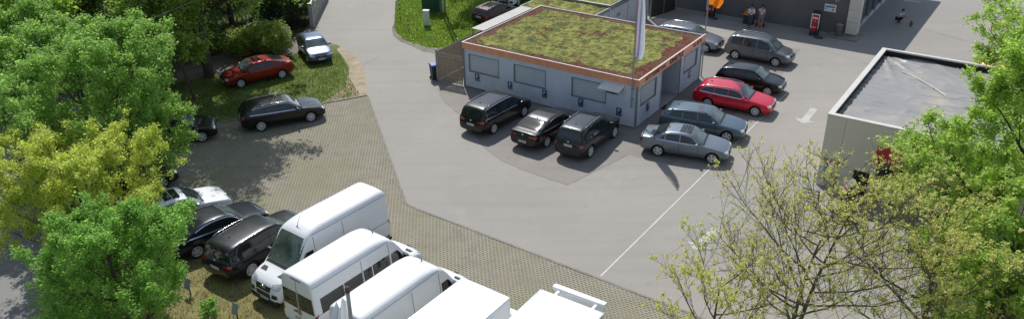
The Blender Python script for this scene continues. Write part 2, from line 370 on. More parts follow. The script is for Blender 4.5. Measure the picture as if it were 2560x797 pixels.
STY['suv'] = dict(top=[(0, .36), (.008, .46), (.03, .545), (.07, .585), (.22, .63), (.26, .655), (.40, .945), (.45, .98), (.55, 1), (.78, .99), (.90, .96), (.925, .93), (.968, .67), (.985, .60), (1, .40)],
    belt=[(0, .34), (.008, .43), (.03, .515), (.07, .55), (.22, .595), (.5, .61), (.75, .625), (.93, .635), (.968, .61), (.985, .55), (1, .37)],
    side=[(.29, .385, .53, .53), (.545, .545, .715, .715), (.73, .73, .905, .875)], ws=(.268, .398), rw=('rear', .67, .91), bw=.98)
STY['van'] = dict(top=[(0, .25), (.006, .315), (.02, .37), (.06, .425), (.135, .475), (.16, .50), (.285, .89), (.31, .935), (.36, .975), (.46, 1), (.95, 1), (.985, .99), (.995, .965), (1, .90)],
    belt=[(0, .23), (.006, .285), (.02, .335), (.06, .385), (.135, .435), (.3, .455), (.985, .455), (1, .45)],
    wid=[(0, .70), (.006, .78), (.02, .87), (.05, .935), (.12, .98), (.3, 1), (.97, 1), (.99, .985), (1, .955)], tum=.085, wtop=.70, rnd=.09, bot=[(0, .13), (.03, .10), (.1, .10), (.95, .12), (1, .16)],
    side=[(.185, .262, .325, .325)], ws=(.168, .288), rw=None, bw=.975)

def car_wheel(rad, width, style, parent, x, y, cache={}):
    key = (round(rad, 3), width, style)
    if key not in cache:
        w2 = width / 2; rr = rad * .68
        t = MB().lathe([(rr, -w2 * .9), (rad * .9, -w2), (rad * .985, -w2 * .7), (rad, 0), (rad * .985, w2 * .7), (rad * .9, w2), (rr, w2 * .9)], 28, 0, 'y', cap=False)
        r = MB(); r.lathe([(rr, -.01), (rr + .012, w2 * .55), (rr + .012, w2 * .92), (rr - .012, w2 * .97), (rr - .03, w2 * .6), (rr - .035, .0)], 28, 0, 'y', cap=False)
        r.lathe([(rr - .02, .002), (0, .004)], 24, 1, 'y', cap=False)                      # brake shadow behind the spokes
        r.lathe([(.055, w2 * .3), (.055, w2 * .78), (.035, w2 * .84), (0, w2 * .84)], 12, 0, 'y')
        n = {'five': 5, 'multi': 10, 'double': 5, 'steel': 7}[style]
        for k in range(n):
            a = 2 * math.pi * k / n
            offs = (0,) if style in ('multi', 'steel') else (-.17, .17) if style == 'double' else (0,)
            for da in offs:
                wd = {'five': .052, 'multi': .026, 'double': .03, 'steel': .06}[style]
                ca, sa = math.cos(a), math.sin(a); cb, sb = math.cos(a + da), math.sin(a + da)
                p0 = Vector((.03 * cb, 0, .03 * sb)); p1 = Vector((rr * cb, 0, rr * sb)); q = Vector((-sb, 0, cb)) * wd
                up = Vector((0, w2 * .80, 0)); lo = Vector((0, w2 * .45, 0))
                vs = [p0 - q * 1.1 + up, p0 + q * 1.1 + up, p1 + q * .8 + up * .98, p1 - q * .8 + up * .98, p0 - q + lo, p0 + q + lo, p1 + q + lo, p1 - q + lo]
                r.add(vs, [(0, 3, 2, 1), (0, 4, 7, 3), (1, 2, 6, 5)])
        to = t.build('wheel', MT['tyre'], None, True, 40); ro = r.build('rim', [MT['rimsilver'], MT['gap']], None, True, 35)
        cache[key] = (to.data, ro.data)
        bpy.data.objects.remove(to); bpy.data.objects.remove(ro)
    tm, rm = cache[key]
    o = addobj('wheel', tm, parent); o.location = (x, y, rad)
    if y < 0: o.rotation_euler = (0, 0, math.pi)
    addobj('rim', rm, o)
    return o

def text_mesh(txt, size, ext=.004, bold=0):
    cu = bpy.data.curves.new('text', 'FONT'); cu.body = txt; cu.size = size; cu.extrude = ext; cu.offset = bold
    cu.align_x = 'CENTER'; cu.align_y = 'CENTER'; cu.resolution_u = 3
    ob = bpy.data.objects.new('text', cu); COL.objects.link(ob)
    me = bpy.data.meshes.new_from_object(ob.evaluated_get(bpy.context.evaluated_depsgraph_get()))
    bpy.data.objects.remove(ob); bpy.data.curves.remove(cu); return me
def lettering(name, txt, size, mat, parent, loc, rot, ext=.004, width=None, bold=0):
    me = text_mesh(txt, size, ext, bold); me.materials.clear(); me.materials.append(mat)
    o = addobj(name, me, parent); o.location = loc; o.rotation_euler = rot
    if width:
        w = max(v.co.x for v in me.vertices) - min(v.co.x for v in me.vertices); o.scale = (width / w, 1, 1)
    return o

def body_mesh(sp, st, pm, cutters=True):
    L, Wd, H = sp['L'], sp['W'] / 2, sp['H']
    ft, fb, fw, fbo = pchip(st['top']), pchip(st['belt']), pchip(st.get('wid', WID)), pchip(st.get('bot', BOT))
    tum, rnd = st.get('tum', .30), st.get('rnd', .07)
    cut = sp.get('cut', 1.0)
    ss = sorted({p[0] for p in st['top']} | {p[0] for p in st['belt']} | {p[0] for p in st.get('wid', WID)} | set(np.linspace(0, 1, 31).round(3)))
    ss = [s for s in ss if s <= cut + 1e-6]
    keep = [ss[0]]
    for s in ss[1:]:
        if s - keep[-1] > .0045: keep.append(s)
    rows = []
    for s in keep:
        w = fw(s) * Wd; zt = ft(s) * H; zs = min(fb(s) * H, zt - .012); zb = fbo(s) * 1.45 if 'bot' not in st else fbo(s) * H
        zb = min(zb, zs - .12); ws = w * st['bw']; hc = zt - zs; q = min(1, max(0, (hc - .05) / .10))
        pts = [(0, zb), (.84 * w, zb), (.965 * w, zb + .09), (w, zb + .45 * (zs - zb)), (w * .993, zs - .13 * (zs - zb)), (ws, zs)]
        we = ws - .028 - tum * .88 * hc
        cabp = [(ws - .028, zs + .03 * hc + .004), (ws - .028 - tum * .5 * hc, zs + .5 * hc), (we, zs + .88 * hc), (we - rnd, zs + .975 * hc), (we * .5, zs + .996 * hc), (0, zt)]
        hood = [(ws * .93, zs + .35 * hc), (ws * .84, zs + .55 * hc), (ws * .70, zs + .75 * hc), (ws * .5, zs + .9 * hc), (ws * .25, zs + .98 * hc), (0, zt)]
        pts += [(a[0] * q + b[0] * (1 - q), a[1] * q + b[1] * (1 - q)) for a, b in zip(cabp, hood)]
        rows.append([(L / 2 - s * L, y, z) for y, z in pts] + [(L / 2 - s * L, -y, z) for y, z in pts[-2:0:-1]])
    n = len(rows[0]); bm = bmesh.new(); vv = [[bm.verts.new(p) for p in r] for r in rows]
    for a, b in zip(vv, vv[1:]):
        for k in range(n): bm.faces.new((a[k], a[(k + 1) % n], b[(k + 1) % n], b[k]))
    bm.faces.new(vv[0][::-1]); bm.faces.new(vv[-1])
    bmesh.ops.recalc_face_normals(bm, faces=bm.faces)
    me = bpy.data.meshes.new('body'); bm.to_mesh(me); bm.free()
    for mt in (pm, MT['black'], MT['gap']): me.materials.append(mt)
    o = bpy.data.objects.new('body', me); COL.objects.link(o)
    sub = o.modifiers.new('s', 'SUBSURF'); sub.levels = 1; sub.render_levels = 1; sub.boundary_smooth = 'PRESERVE_CORNERS'
    dg = bpy.context.evaluated_depsgraph_get(); ev = o.evaluated_get(dg)
    bvh = BVHTree.FromObject(ev, dg)
    cm = None
    if cutters:
        r = sp['tr'] + .055; mb = MB()
        for x in (L / 2 - sp['fo'], L / 2 - sp['fo'] - sp['wb']):
            for sg in (-1, 1):
                mb.lathe([(r, sg * (Wd - .34)), (r, sg * (Wd + .2))] if sg > 0 else [(r, sg * (Wd + .2)), (r, sg * (Wd - .34))], 28, 0, 'y', (x, 0, sp['tr']))
        cm = mb.build('cutter', MT['gap'])
        b2 = bmesh.new(); b2.from_mesh(cm.data); bmesh.ops.recalc_face_normals(b2, faces=b2.faces); b2.to_mesh(cm.data); b2.free()
        bo = o.modifiers.new('b', 'BOOLEAN'); bo.object = cm; bo.operation = 'DIFFERENCE'; bo.solver = 'EXACT'
        try: bo.material_mode = 'TRANSFER'
        except Exception: pass
        dg = bpy.context.evaluated_depsgraph_get(); ev = o.evaluated_get(dg)
    out = bpy.data.meshes.new_from_object(ev)
    bpy.data.objects.remove(o)
    if cm: bpy.data.objects.remove(cm)
    slots = [m.name for m in out.materials]
    gi = slots.index(MT['gap'].name) if MT['gap'].name in slots else 0
    zb = sp.get('trim', .27)
    for p in out.polygons:
        p.use_smooth = True
        if p.material_index == 0 and p.center.z < zb: p.material_index = 1
    out.set_sharp_from_angle(angle=R(38))
    return out, bvh, (ft, fb, fw)

def patch(name, bvh, fn, d, nu, nv, mat, parent, off=.006):
    """a sheet laid on the body: fn(u, v) gives points, projected along d onto the skin"""
    d = Vector(d).normalized(); mb = MB(); bad = [0]
    def g(u, v):
        p = Vector(fn(u, v)); h = bvh.ray_cast(p - d * 6, d)
        if h[0] is None or (h[0] - p).length > .9:
            h = bvh.find_nearest(p)
        nrm = h[1]
        if nrm.dot(d) > 0: nrm = -nrm
        return h[0] + nrm * off
    mb.grid(g, nu, nv)
    return mb.build(name, mat, parent, True)

def quad(a, b, c, d):
    a, b, c, d = map(Vector, (a, b, c, d))
    return lambda u, v: a * (1 - u) * (1 - v) + b * u * (1 - v) + c * u * v + d * (1 - u) * v

def car(name, label, cat, loc, head, sp, group=None):
    st = STY[sp['style']]; root = thing(name, label, cat, (loc[0], loc[1], .004), R(head), group)
    L, W2, H = sp['L'], sp['W'] / 2, sp['H']; pm = sp['paint']
    me, bvh, (ft, fb, fw) = body_mesh(sp, st, pm)
    body = addobj('body', me, root)
    X = lambda s: L / 2 - s * L
    tum = st.get('tum', .30); van = sp['style'] == 'van'
    gl = sp.get('glass', MT['glass'])
    zlo = lambda s: fb(s) * H + (.045 if not van else .06)
    def zhi(s):
        z = ft(s) * H - (.10 if not van else .12)
        return min(z, st['wtop'] * H) if van else z
    def sidepatch(sg, seg, nm, mat, lo=zlo, hi=zhi, nu=10, nv=4, off=.006):
        sl0, su0, su1_, sl1_ = seg[0], seg[1], seg[3], seg[2]
        def fn(u, v):
            s = (sl0 + (sl1_ - sl0) * u) * (1 - v) + (su0 + (su1_ - su0) * u) * v
            a, b = lo(s), max(hi(s), lo(s) + .01); z = a + (b - a) * v
            return (X(s), sg * W2, z)
        return patch(nm, bvh, fn, (0, -sg, 0), nu, nv, mat, root, off)
    # glasshouse
    segs = sp.get('side', st['side'])
    for sg in (-1, 1):
        for seg in segs: sidepatch(sg, seg, 'side_window', gl)
        if sp.get('trimline'):                                  # bright strip under and over the side glass
            a, b = segs[0], segs[-1]
            mb = []
            sidepatch(sg, (a[0] - .01, a[0] - .01, b[2] + .01, b[2] + .01), 'window_trim', MT['chrome'], lambda s: zlo(s) - .045, lambda s: zlo(s) - .002, 24, 1, .008)
            sidepatch(sg, (a[1] - .07, a[1] - .07, b[3] + .02, b[3] + .02), 'window_trim', MT['chrome'], lambda s: zhi(s) + .004, lambda s: zhi(s) + .034, 24, 1, .008)
    def topfn(s0, s1, inset):
        def fn(u, v):
            s = s0 + (s1 - s0) * v; hc = ft(s) * H - fb(s) * H
            yw = fw(s) * W2 * st['bw'] - .028 - tum * .88 * hc - inset
            return (X(s), (2 * u - 1) * yw, ft(s) * H)
        return fn
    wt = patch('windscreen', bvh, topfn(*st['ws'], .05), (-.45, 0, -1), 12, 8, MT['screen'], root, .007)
    patch('wiper_cowl', bvh, topfn(st['ws'][0] - .022, st['ws'][0] - .002, .1), (0, 0, -1), 8, 2, MT['black'], root, .006)
    rw = st['rw']
    if rw and rw[0] == 'top': patch('rear_window', bvh, topfn(rw[1], rw[2], .07), (.3, 0, -1), 12, 8, gl, root, .007)
    elif rw:
        zz0, zz1 = rw[1] * H, rw[2] * H; zb_ = fb(.93) * H
        def rf(u, v):
            z = zz0 + (zz1 - zz0) * v
            yw = fw(.95) * W2 * st['bw'] - .06 - tum * max(0, z - zb_) - .05
            return (-L / 2, (2 * u - 1) * yw, z)
        patch('rear_window', bvh, rf, (1, 0, 0), 10, 6, gl, root, .007)
    if sp.get('sunroof'):
        a, b = sp['sunroof']
        for k, (p, q) in enumerate(((a, (a + b) / 2 - .004), ((a + b) / 2 + .004, b))):
            patch('sunroof', bvh, topfn(p, q, .22), (0, 0, -1), 6, 4, MT['glass'], root, .006)
    # lamps
    zh0, zh1 = sp.get('hl', (.43, .50)); zt0, zt1 = sp.get('tl', (.56, .66))
    for sg in (-1, 1):
        y0, y1 = sg * W2 * .50, sg * W2 * .93
        patch('headlight', bvh, quad((L / 2, y0, zh0 * H), (L / 2 - .05, y1, (zh0 + .02) * H), (L / 2 - .1, y1, (zh1 + .035) * H), (L / 2 - .05, y0, zh1 * H)), (-1, -sg * .35, -.25), 8, 4, MT['head'], root, .008)
        y0, y1 = sg * W2 * sp.get('tl_in', .55), sg * W2 * .97
        patch('tail_light', bvh, quad((-L / 2, y0, zt0 * H), (-L / 2 + .05, y1, zt0 * H), (-L / 2 + .08, y1, zt1 * H), (-L / 2, y0, (zt0 * .3 + zt1 * .7) * H)), (1, -sg * .35, -.1), 8, 4, MT['tail'], root, .008)
        patch('fog_intake', bvh, quad((L / 2, sg * W2 * .5, .2 * H), (L / 2, sg * W2 * .82, .2 * H), (L / 2, sg * W2 * .82, .27 * H), (L / 2, sg * W2 * .55, .27 * H)), (-1, -sg * .2, 0), 4, 2, MT['black'], root, .006)
    g0, g1 = sp.get('grille', (.36, .455))
    patch('grille', bvh, quad((L / 2, -W2 * .42, g0 * H), (L / 2, W2 * .42, g0 * H), (L / 2, W2 * .46, g1 * H), (L / 2, -W2 * .46, g1 * H)), (-1, 0, 0), 8, 4, MT['black'], root, .007)
    patch('grille_bar', bvh, quad((L / 2, -W2 * .44, (g1 - .006) * H), (L / 2, W2 * .44, (g1 - .006) * H), (L / 2, W2 * .44, (g1 + .006) * H), (L / 2, -W2 * .44, (g1 + .006) * H)), (-1, 0, 0), 8, 1, MT['chrome'], root, .010)
    patch('lower_intake', bvh, quad((L / 2, -W2 * .45, .175 * H), (L / 2, W2 * .45, .175 * H), (L / 2, W2 * .42, .255 * H), (L / 2, -W2 * .42, .255 * H)), (-1, 0, 0), 8, 2, MT['black'], root, .006)
    # plates and round marks
    def surf(p, d):
        h = bvh.ray_cast(Vector(p) - Vector(d) * 4, Vector(d)); return h[0] if h[0] else Vector(p)
    for e, d, zf in ((1, (-1, 0, 0), sp.get('pf', .30)), (-1, (1, 0, 0), sp.get('pr', .52))):
        p = surf((e * L / 2, 0, zf * H), d)
        pl = MB().box((0, 0, 0), (.016, .52, .115)).build('number_plate', MT['plate'], root); pl.location = p + Vector((e * .012, 0, 0))
        MB().box((e * .0095, -e * .237, 0), (.004, .042, .105)).build('country_band', MT['blue'], pl)
        lettering('plate_text', sp.get('num', 'M QG 3864'), .10, MT['ink'], pl, (e * .010, e * .02, 0), (R(90), 0, R(90 * e)), .002, .40)
        bz = sp.get('bf', (g0 + g1) / 2) if e > 0 else sp.get('br', .63 if not rw or rw[0] == 'rear' else .68)
        p = surf((e * L / 2, 0, bz * H), d)
        bd = MB(); rb = sp.get('badge_r', .055)
        bd.lathe([(rb, 0), (rb, .008), (rb * .82, .008), (rb * .82, 0)], 18, 0, 'x')
        if sp.get('badge') == 'star':
            for k in range(3):
                a = R(90 + 120 * k); bd.tube([(.006, 0, 0), (.006, rb * .86 * math.cos(a), rb * .86 * math.sin(a))], [rb * .14, rb * .03], 5)
        elif sp.get('badge') == 'vw':
            for y0, z0, y1, z1 in ((-.5, .7, 0, 0), (.5, .7, 0, 0), (-.75, .3, -.3, -.75), (.75, .3, .3, -.75), (-.3, -.75, 0, -.05), (.3, -.75, 0, -.05)):
                bd.tube([(.006, y0 * rb, z0 * rb), (.006, y1 * rb, z1 * rb)], rb * .09, 5)
        else: bd.lathe([(rb * .4, 0), (rb * .3, .01), (0, .012)], 10, 0, 'x')
        b = bd.build('badge', MT['chrome'], root, True, 40); b.location = p + Vector((e * .012, 0, 0))
        if e < 0: b.rotation_euler = (0, 0, math.pi)
    # mirrors and handles
    ms = sp.get('mirror_s', st['side'][0][0] + .03)
    for sg in (-1, 1):
        zm = (fb(ms) * H + .10) if not van else fb(ms) * H + .25
        yb = surf((X(ms), sg * W2, zm), (0, -sg, 0)).y
        sz = (.13, .20, .14) if not van else (.12, .22, .34)
        mm = MB().box((X(ms), yb + sg * .15, zm), sz, 0, None, .04).build('mirror', sp.get('mirror_mat', pm), root, True, 50)
        MB().tube([(X(ms), yb - sg * .02, zm - .05), (X(ms), yb + sg * .12, zm - .03)], .025, 6).build('mirror_arm', MT['black'], mm)
        for s in sp.get('handles', ((.50, .68) if len(segs) > 2 else (.32,))):
            zh = fb(s) * H - .07
            sidepatch(sg, (s, s, s + .045, s + .045), 'door_handle', sp.get('handle_mat', pm), lambda q: zh, lambda q: zh + .03, 3, 1, .02)
        for s in sp.get('seams', (.325, .543, .72)):
            sidepatch(sg, (s, s, s + .004, s + .004), 'door_seam', MT['gap'], lambda q: .30, lambda q: zlo(q) - (.01 if not van else -.9), 1, 8, .003)
    if sp.get('rails'):
        for sg in (-1, 1):
            pts = []
            for k in range(13):
                s = .44 + .42 * k / 12; hc = (ft(s) - fb(s)) * H
                y = sg * (fw(s) * W2 * st['bw'] - .028 - tum * .88 * hc - .055); z = ft(s) * H + (.012 if 0 < k < 12 else -.03)
                pts.append((X(s), y, z))
            MB().tube(pts, .017, 6).build('roof_rail', sp['rails'], root, True)
    if sp.get('fin', True) and not van:
        s = .80 if sp['style'] not in ('sedan', 'liftback') else .69
        z = ft(s) * H
        MB().add([(X(s) + .09, 0, z - .01), (X(s) - .06, .022, z - .01), (X(s) - .06, -.022, z - .01), (X(s) - .05, 0, z + .06)], [(0, 1, 3), (0, 3, 2), (1, 2, 3), (0, 2, 1)]).build('aerial', pm, root)
    if sp['style'] not in ('sedan', 'liftback', 'van'):
        z = rw[1] * H + .03; p = surf((-L / 2, 0, z), (1, 0, 0)); q = surf((-L / 2, .38, z + .06), (1, 0, 0))
        MB().tube([p - Vector((.02, 0, 0)), q - Vector((.02, 0, 0))], .012, 5).build('rear_wiper', MT['black'], root)
    # wheels and underside
    tr = sp['tr']; wd = .225
    for x in (L / 2 - sp['fo'], L / 2 - sp['fo'] - sp['wb']):
        for sg in (-1, 1): car_wheel(tr, wd, sp.get('rim', 'five'), root, x, sg * (W2 - .14))
    return root, bvh, (ft, fb, fw), body

def spec(style, L, W, H, wb, fo, tr, pm, **kw): return dict(style=style, L=L, W=W, H=H, wb=wb, fo=fo, tr=tr, paint=pm, **kw)
P_BLACK = paint('paint_black', (.006, .0065, .008), 0, .3, 0.011)
P_BLACK2 = paint('paint_black_dusty', (.008, .009, .010), 0, .34, 0.022)
P_GREENBLK = paint('paint_dark_green', (.007, .013, .015), 0.1, .33, 0.015)
P_NAVY = paint('paint_navy', (.007, .010, .022), 0.1, .3, 0.015)
P_ANTH = paint('paint_anthracite', (.010, .012, .018), 0.1, .3, 0.018)
P_GREY = paint('paint_grey', (.165, .195, .22), 0.55, .32, 0.011)
P_GREY2 = paint('paint_grey_warm', (.135, .145, .155), 0.55, .33, 0.011)
P_TEAL = paint('paint_teal_grey', (.095, .145, .175), 0.55, .32, 0.011)
P_SILVER = paint('paint_silver', (.24, .26, .285), 0.6, .3, 0.011)
P_RED = paint('paint_red', (.58, .012, .035), .25, .3, 0.007)
P_DRED = paint('paint_dark_red', (.26, .020, .013), .4, .32, 0.011)
P_BLUE = paint('paint_steel_blue', (.07, .092, .16), 0.55, .3, 0.011)
P_BURG = paint('paint_burgundy', (.045, .018, .022), .3, .45, 0.077)
P_WHITE = paint('paint_white', (.76, .77, .77), 0, .4, .05)
P_WHITE2 = paint('paint_white_car', (.76, .77, .77), 0, .35, .03)

ROW_L = 'cars nose-in at the cabin front'
ROW_R = 'cars beside the cabin entrance'
GREENS = 'cars parked under the trees'
ROW_B = 'vehicles parked in the row at the lower left'
CH = dict(trimline=True)
car('parked_car', 'grey saloon with a split sunroof, nearest car beside the cabin corner', 'car', (9.25, 39.94), -21.5,
    spec('sedan', 4.69, 1.81, 1.44, 2.84, .80, .325, P_GREY, rim='double', sunroof=(.43, .56), badge='star', num='M LB 5018', **CH), ROW_R)
car('parked_car', 'teal-grey estate car with roof rails between the grey saloon and the red estate', 'car', (10.75, 42.60), -24,
    spec('wagon', 4.75, 1.82, 1.47, 2.70, .90, .325, P_TEAL, rim='double', rails=MT['black'], num='M AV 206', tl=(.55, .64)), ROW_R)
car('parked_car', 'bright red estate car beside the cabin entrance', 'car', (13.31, 46.03), -29.5,
    spec('wagon', 4.73, 1.84, 1.43, 2.82, .88, .325, P_RED, rim='multi', num='M IK 782', rails=MT['chrome'], **CH), ROW_R)
car('parked_car', 'small black hatchback behind the bright red estate car', 'car', (15.05, 48.95), -31,
    spec('hatch', 4.20, 1.78, 1.45, 2.58, .80, .315, P_BLACK, rim='multi', num='M OS 441'), ROW_R)
car('parked_car', 'grey people carrier standing alone in front of the dark hall', 'car', (16.99, 54.08), -33.9,
    spec('mpv', 4.53, 1.83, 1.66, 2.79, .88, .325, P_GREY2, rim='double', rails=MT['chrome'], num='M TR 927', badge='vw'))
car('parked_car', 'silver-grey estate car half hidden behind the moss roof', 'car', (12.75, 57.15), -34,
    spec('wagon', 4.90, 1.85, 1.47, 2.94, .84, .335, P_SILVER, rim='five', num='M KE 310', badge='star', rails=MT['chrome'], **CH))
car('parked_car', 'black people carrier seen from behind, leftmost of the three at the cabin front', 'car', (-.84, 44.34), 53.2,
    spec('mpv', 4.85, 1.90, 1.72, 2.92, .93, .335, P_BLACK, rim='multi', rails=MT['chrome'], num='M QP 1163', badge='vw', tl=(.52, .60), tl_in=.5, pr=.43, br=.565, **CH), ROW_L)
car('parked_car', 'black saloon with a long sloping rear window, middle of the three at the cabin front', 'car', (2.0, 42.45), 54,
    spec('liftback', 4.90, 1.86, 1.455, 2.83, .95, .34, P_BLACK, rim='five', num='M QG 3864', pr=.40, br=.66, tl=(.58, .66), tl_in=.45, **CH), ROW_L)
car('parked_car', 'dark green boxy off-roader, rightmost of the three at the cabin front', 'car', (4.17, 41.13), 56.8,
    spec('suv', 4.62, 1.84, 1.80, 2.82, .80, .365, P_GREENBLK, rim='five', rails=MT['chrome'], num='EC LD 814', badge='star', tl=(.48, .585), tl_in=.76, pr=.50, br=.6, sunroof=(.42, .5), trim=.5), ROW_L)
car('parked_car', 'black estate car with bright window trim on the edge of the paved lot', 'car', (-13.38, 44.82), 25.2,
    spec('wagon', 4.84, 1.89, 1.50, 2.85, .95, .335, P_BLACK2, rim='multi', rails=MT['chrome'], num='M DF 655', **CH), GREENS)
car('parked_car', 'dark red saloon parked on the lawn beside the shrubs', 'car', (-16.63, 51.61), 214.3,
    spec('liftback', 4.58, 1.77, 1.43, 2.75, .92, .31, P_DRED, rim='multi', num='M RE 284', sunroof=(.45, .56)), GREENS)
car('parked_car', 'steel blue hatchback facing the camera beside the gravel edge', 'car', (-13.76, 56.04), 294.9,
    spec('hatch', 4.15, 1.735, 1.44, 2.51, .83, .30, P_BLUE, rim='steel', num='M GO 419', badge='vw'), GREENS)
car('parked_car', 'black car with only its nose out of the green tree', 'car', (-18.75, 42.5), 18,
    spec('hatch', 4.40, 1.80, 1.52, 2.65, .85, .335, P_BLACK2, rim='five', num='M HU 903'), GREENS)
car('parked_car', 'silver car almost hidden behind the shrubs by the dark red saloon', 'car', (-18.5, 59.2), 205,
    spec('sedan', 4.5, 1.77, 1.43, 2.7, .85, .31, P_SILVER, num='M YA 72'), GREENS)
car('parked_car', 'black car buried under the green tree behind the white saloon', 'car', (-19.0, 36.9), 28,
    spec('hatch', 4.3, 1.8, 1.48, 2.6, .85, .32, P_BLACK2, num='M CE 516'), ROW_B)
car('parked_car', 'white saloon with a black sunroof poking out of the yellow-green tree', 'car', (-15.6, 33.7), 37,
    spec('sedan', 4.72, 1.84, 1.43, 2.82, .86, .33, P_WHITE2, rim='double', sunroof=(.47, .62), num='M AU 338', **CH), ROW_B)
car('parked_car', 'navy saloon with bright window trim between the white saloon and the black off-roader', 'car', (-13.35, 32.0), 46,
    spec('liftback', 4.80, 1.86, 1.42, 2.85, .88, .335, P_NAVY, rim='five', num='M BA 771', **CH), ROW_B)
car('parked_car', 'black off-roader seen from behind beside the white high-roof van', 'car', (-10.9, 30.6), 56,
    spec('suv', 4.88, 1.98, 1.70, 2.90, .90, .37, P_ANTH, rim='multi', rails=MT['chrome'], num='M VT 140', badge='vw', tl=(.52, .60), pr=.45), ROW_B)
car('parked_car', 'old burgundy hatchback with a dull roof on the grass behind the fence', 'car', (-1.15, 63.75), 50,
    spec('hatch', 4.05, 1.69, 1.41, 2.47, .80, .29, P_BURG, rim='steel', num='M EL 88', badge='vw', fin=False))

# --- vans
def van_extra(root, bvh, fns, L, W2, H, minibus, windows_only_cab=True):
    ft, fb, fw = fns; X = lambda s: L / 2 - s * L
    for sg in (-1, 1):
        # bonnet vents, rub strips, sliding door rails and tall tail lamps
        patch('bonnet_vent', bvh, quad((X(.085), sg * .34, .43 * H), (X(.085), sg * .70, .43 * H), (X(.118), sg * .70, .46 * H), (X(.118), sg * .44, .46 * H)), (0, 0, -1), 4, 2, MT['black'], root, .012)
        patch('rub_strip', bvh, quad((X(.26), sg * W2, .20 * H), (X(.70), sg * W2, .20 * H), (X(.70), sg * W2, .235 * H), (X(.26), sg * W2, .235 * H)), (0, -sg, 0), 14, 1, MT['black'], root, .012)
        patch('rub_strip', bvh, quad((X(.87), sg * W2, .20 * H), (X(.985), sg * W2, .20 * H), (X(.985), sg * W2, .235 * H), (X(.87), sg * W2, .235 * H)), (0, -sg, 0), 5, 1, MT['black'], root, .012)
        for s in (.172, .338, .585):
            patch('panel_seam', bvh, quad((X(s), sg * W2, .2 * H), (X(s) - .022, sg * W2, .2 * H), (X(s) - .022, sg * W2, .88 * H), (X(s), sg * W2, .88 * H)), (0, -sg, 0), 1, 14, MT['gap'], root, .003)
        patch('roof_gutter', bvh, quad((X(.33), sg * W2, .905 * H), (X(.985), sg * W2, .905 * H), (X(.985), sg * W2, .918 * H), (X(.33), sg * W2, .918 * H)), (0, -sg, 0), 20, 1, MT['edge_shade'], root, .006)
        patch('crease_shade', bvh, quad((X(.36), sg * W2, .47 * H), (X(.985), sg * W2, .47 * H), (X(.985), sg * W2, .484 * H), (X(.36), sg * W2, .484 * H)), (0, -sg, 0), 20, 1, MT['edge_shade'], root, .006)
        if minibus:
            for a, b in ((.345, .495), (.503, .578), (.592, .745), (.753, .945)):
                patch('side_window', bvh, quad((X(a), sg * W2, .475 * H), (X(b), sg * W2, .475 * H), (X(b), sg * W2, .71 * H), (X(a), sg * W2, .71 * H)), (0, -sg, 0), 8, 4, MT['glass'], root, .007)
            patch('rear_window', bvh, quad((-L / 2, sg * .04, .47 * H), (-L / 2, sg * W2 * .86, .48 * H), (-L / 2, sg * W2 * .80, .74 * H), (-L / 2, sg * .04, .75 * H)), (1, 0, 0), 6, 4, MT['glass'], root, .008)
    patch('door_gap', bvh, quad((-L / 2, -.012, .18 * H), (-L / 2, .012, .18 * H), (-L / 2, .012, .93 * H), (-L / 2, -.012, .93 * H)), (1, 0, 0), 1, 12, MT['gap'], root, .004)
    patch('brake_light', bvh, quad((-L / 2, -.28, .945 * H), (-L / 2, .28, .945 * H), (-L / 2, .28, .958 * H), (-L / 2, -.28, .958 * H)), (1, 0, 0), 4, 1, MT['tail'], root, .008)
    patch('door_handle', bvh, quad((-L / 2, .10, .40 * H), (-L / 2, .30, .40 * H), (-L / 2, .30, .42 * H), (-L / 2, .10, .42 * H)), (1, 0, 0), 2, 1, MT['black'], root, .03)
    MB().tube([(X(.33), 0, ft(.33) * H - .01), (X(.33) - .03, 0, ft(.33) * H + .07), (X(.33) - .22, 0, ft(.33) * H + .42)], [.03, .012, .004], 6).build('aerial', MT['black'], root)
    MB().b2((L / 2 - .16, -W2 * .80, .20), (L / 2 + .012, W2 * .80, .46), 0, .05).build('bumper', MT['black'], root, True, 40)
    MB().b2((-L / 2 - .06, -W2 * .93, .32), (-L / 2 + .1, W2 * .93, .47), 0, .03).build('rear_step', MT['black'], root, True, 40)
MT['edge_shade'] = M('white_shadow_edge', (.46, .48, .50), .5)  # van white greyed: shade along roof gutter and side crease set as colour
VN = 'white vans parked in the lower row'
VSP = dict(tr=.34, hl=(.325, .405), tl=(.34, .50), tl_in=.86, grille=(.27, .355), pf=.155, pr=.30, bf=.315, br=.42, badge='star', badge_r=.14, handles=(.30,), seams=(), mirror_mat=MT['black'], trim=.34, handle_mat=MT['black'], rim='steel')
def van(label, loc, head, H, minibus, num, L=5.93):
    sp = dict(style='van', L=L, W=1.98, H=H, wb=3.66, fo=1.0, paint=P_WHITE, num=num, **VSP)
    r, bvh, fns, body = car('white_van' if not minibus else 'white_minibus', label, 'van' if not minibus else 'minibus', loc, head, sp, VN)
    van_extra(r, bvh, fns, L, .99, H, minibus)
    return r
van('white high-roof panel van facing the camera with a three-pointed star on its grille', (-7.97, 29.38), 232, 2.78, False, 'EC VP 160', 6.15)
van('white minibus with long dark side windows seen from behind', (-6.16, 27.4), 53, 2.66, True, 'EC KB 204')
van('white panel van with blank sides between the minibus and the box lorry', (-4.02, 25.35), 53.5, 2.66, False, 'EC KV 318')
rv, bvh_, fns_, b_ = car('white_van', 'white van front glimpsed behind the green roofs at the top edge', 'van', (.55, 69.3), -112,
    dict(style='van', L=5.6, W=1.95, H=2.5, wb=3.3, fo=1.0, paint=P_WHITE, num='M LT 60', **VSP))

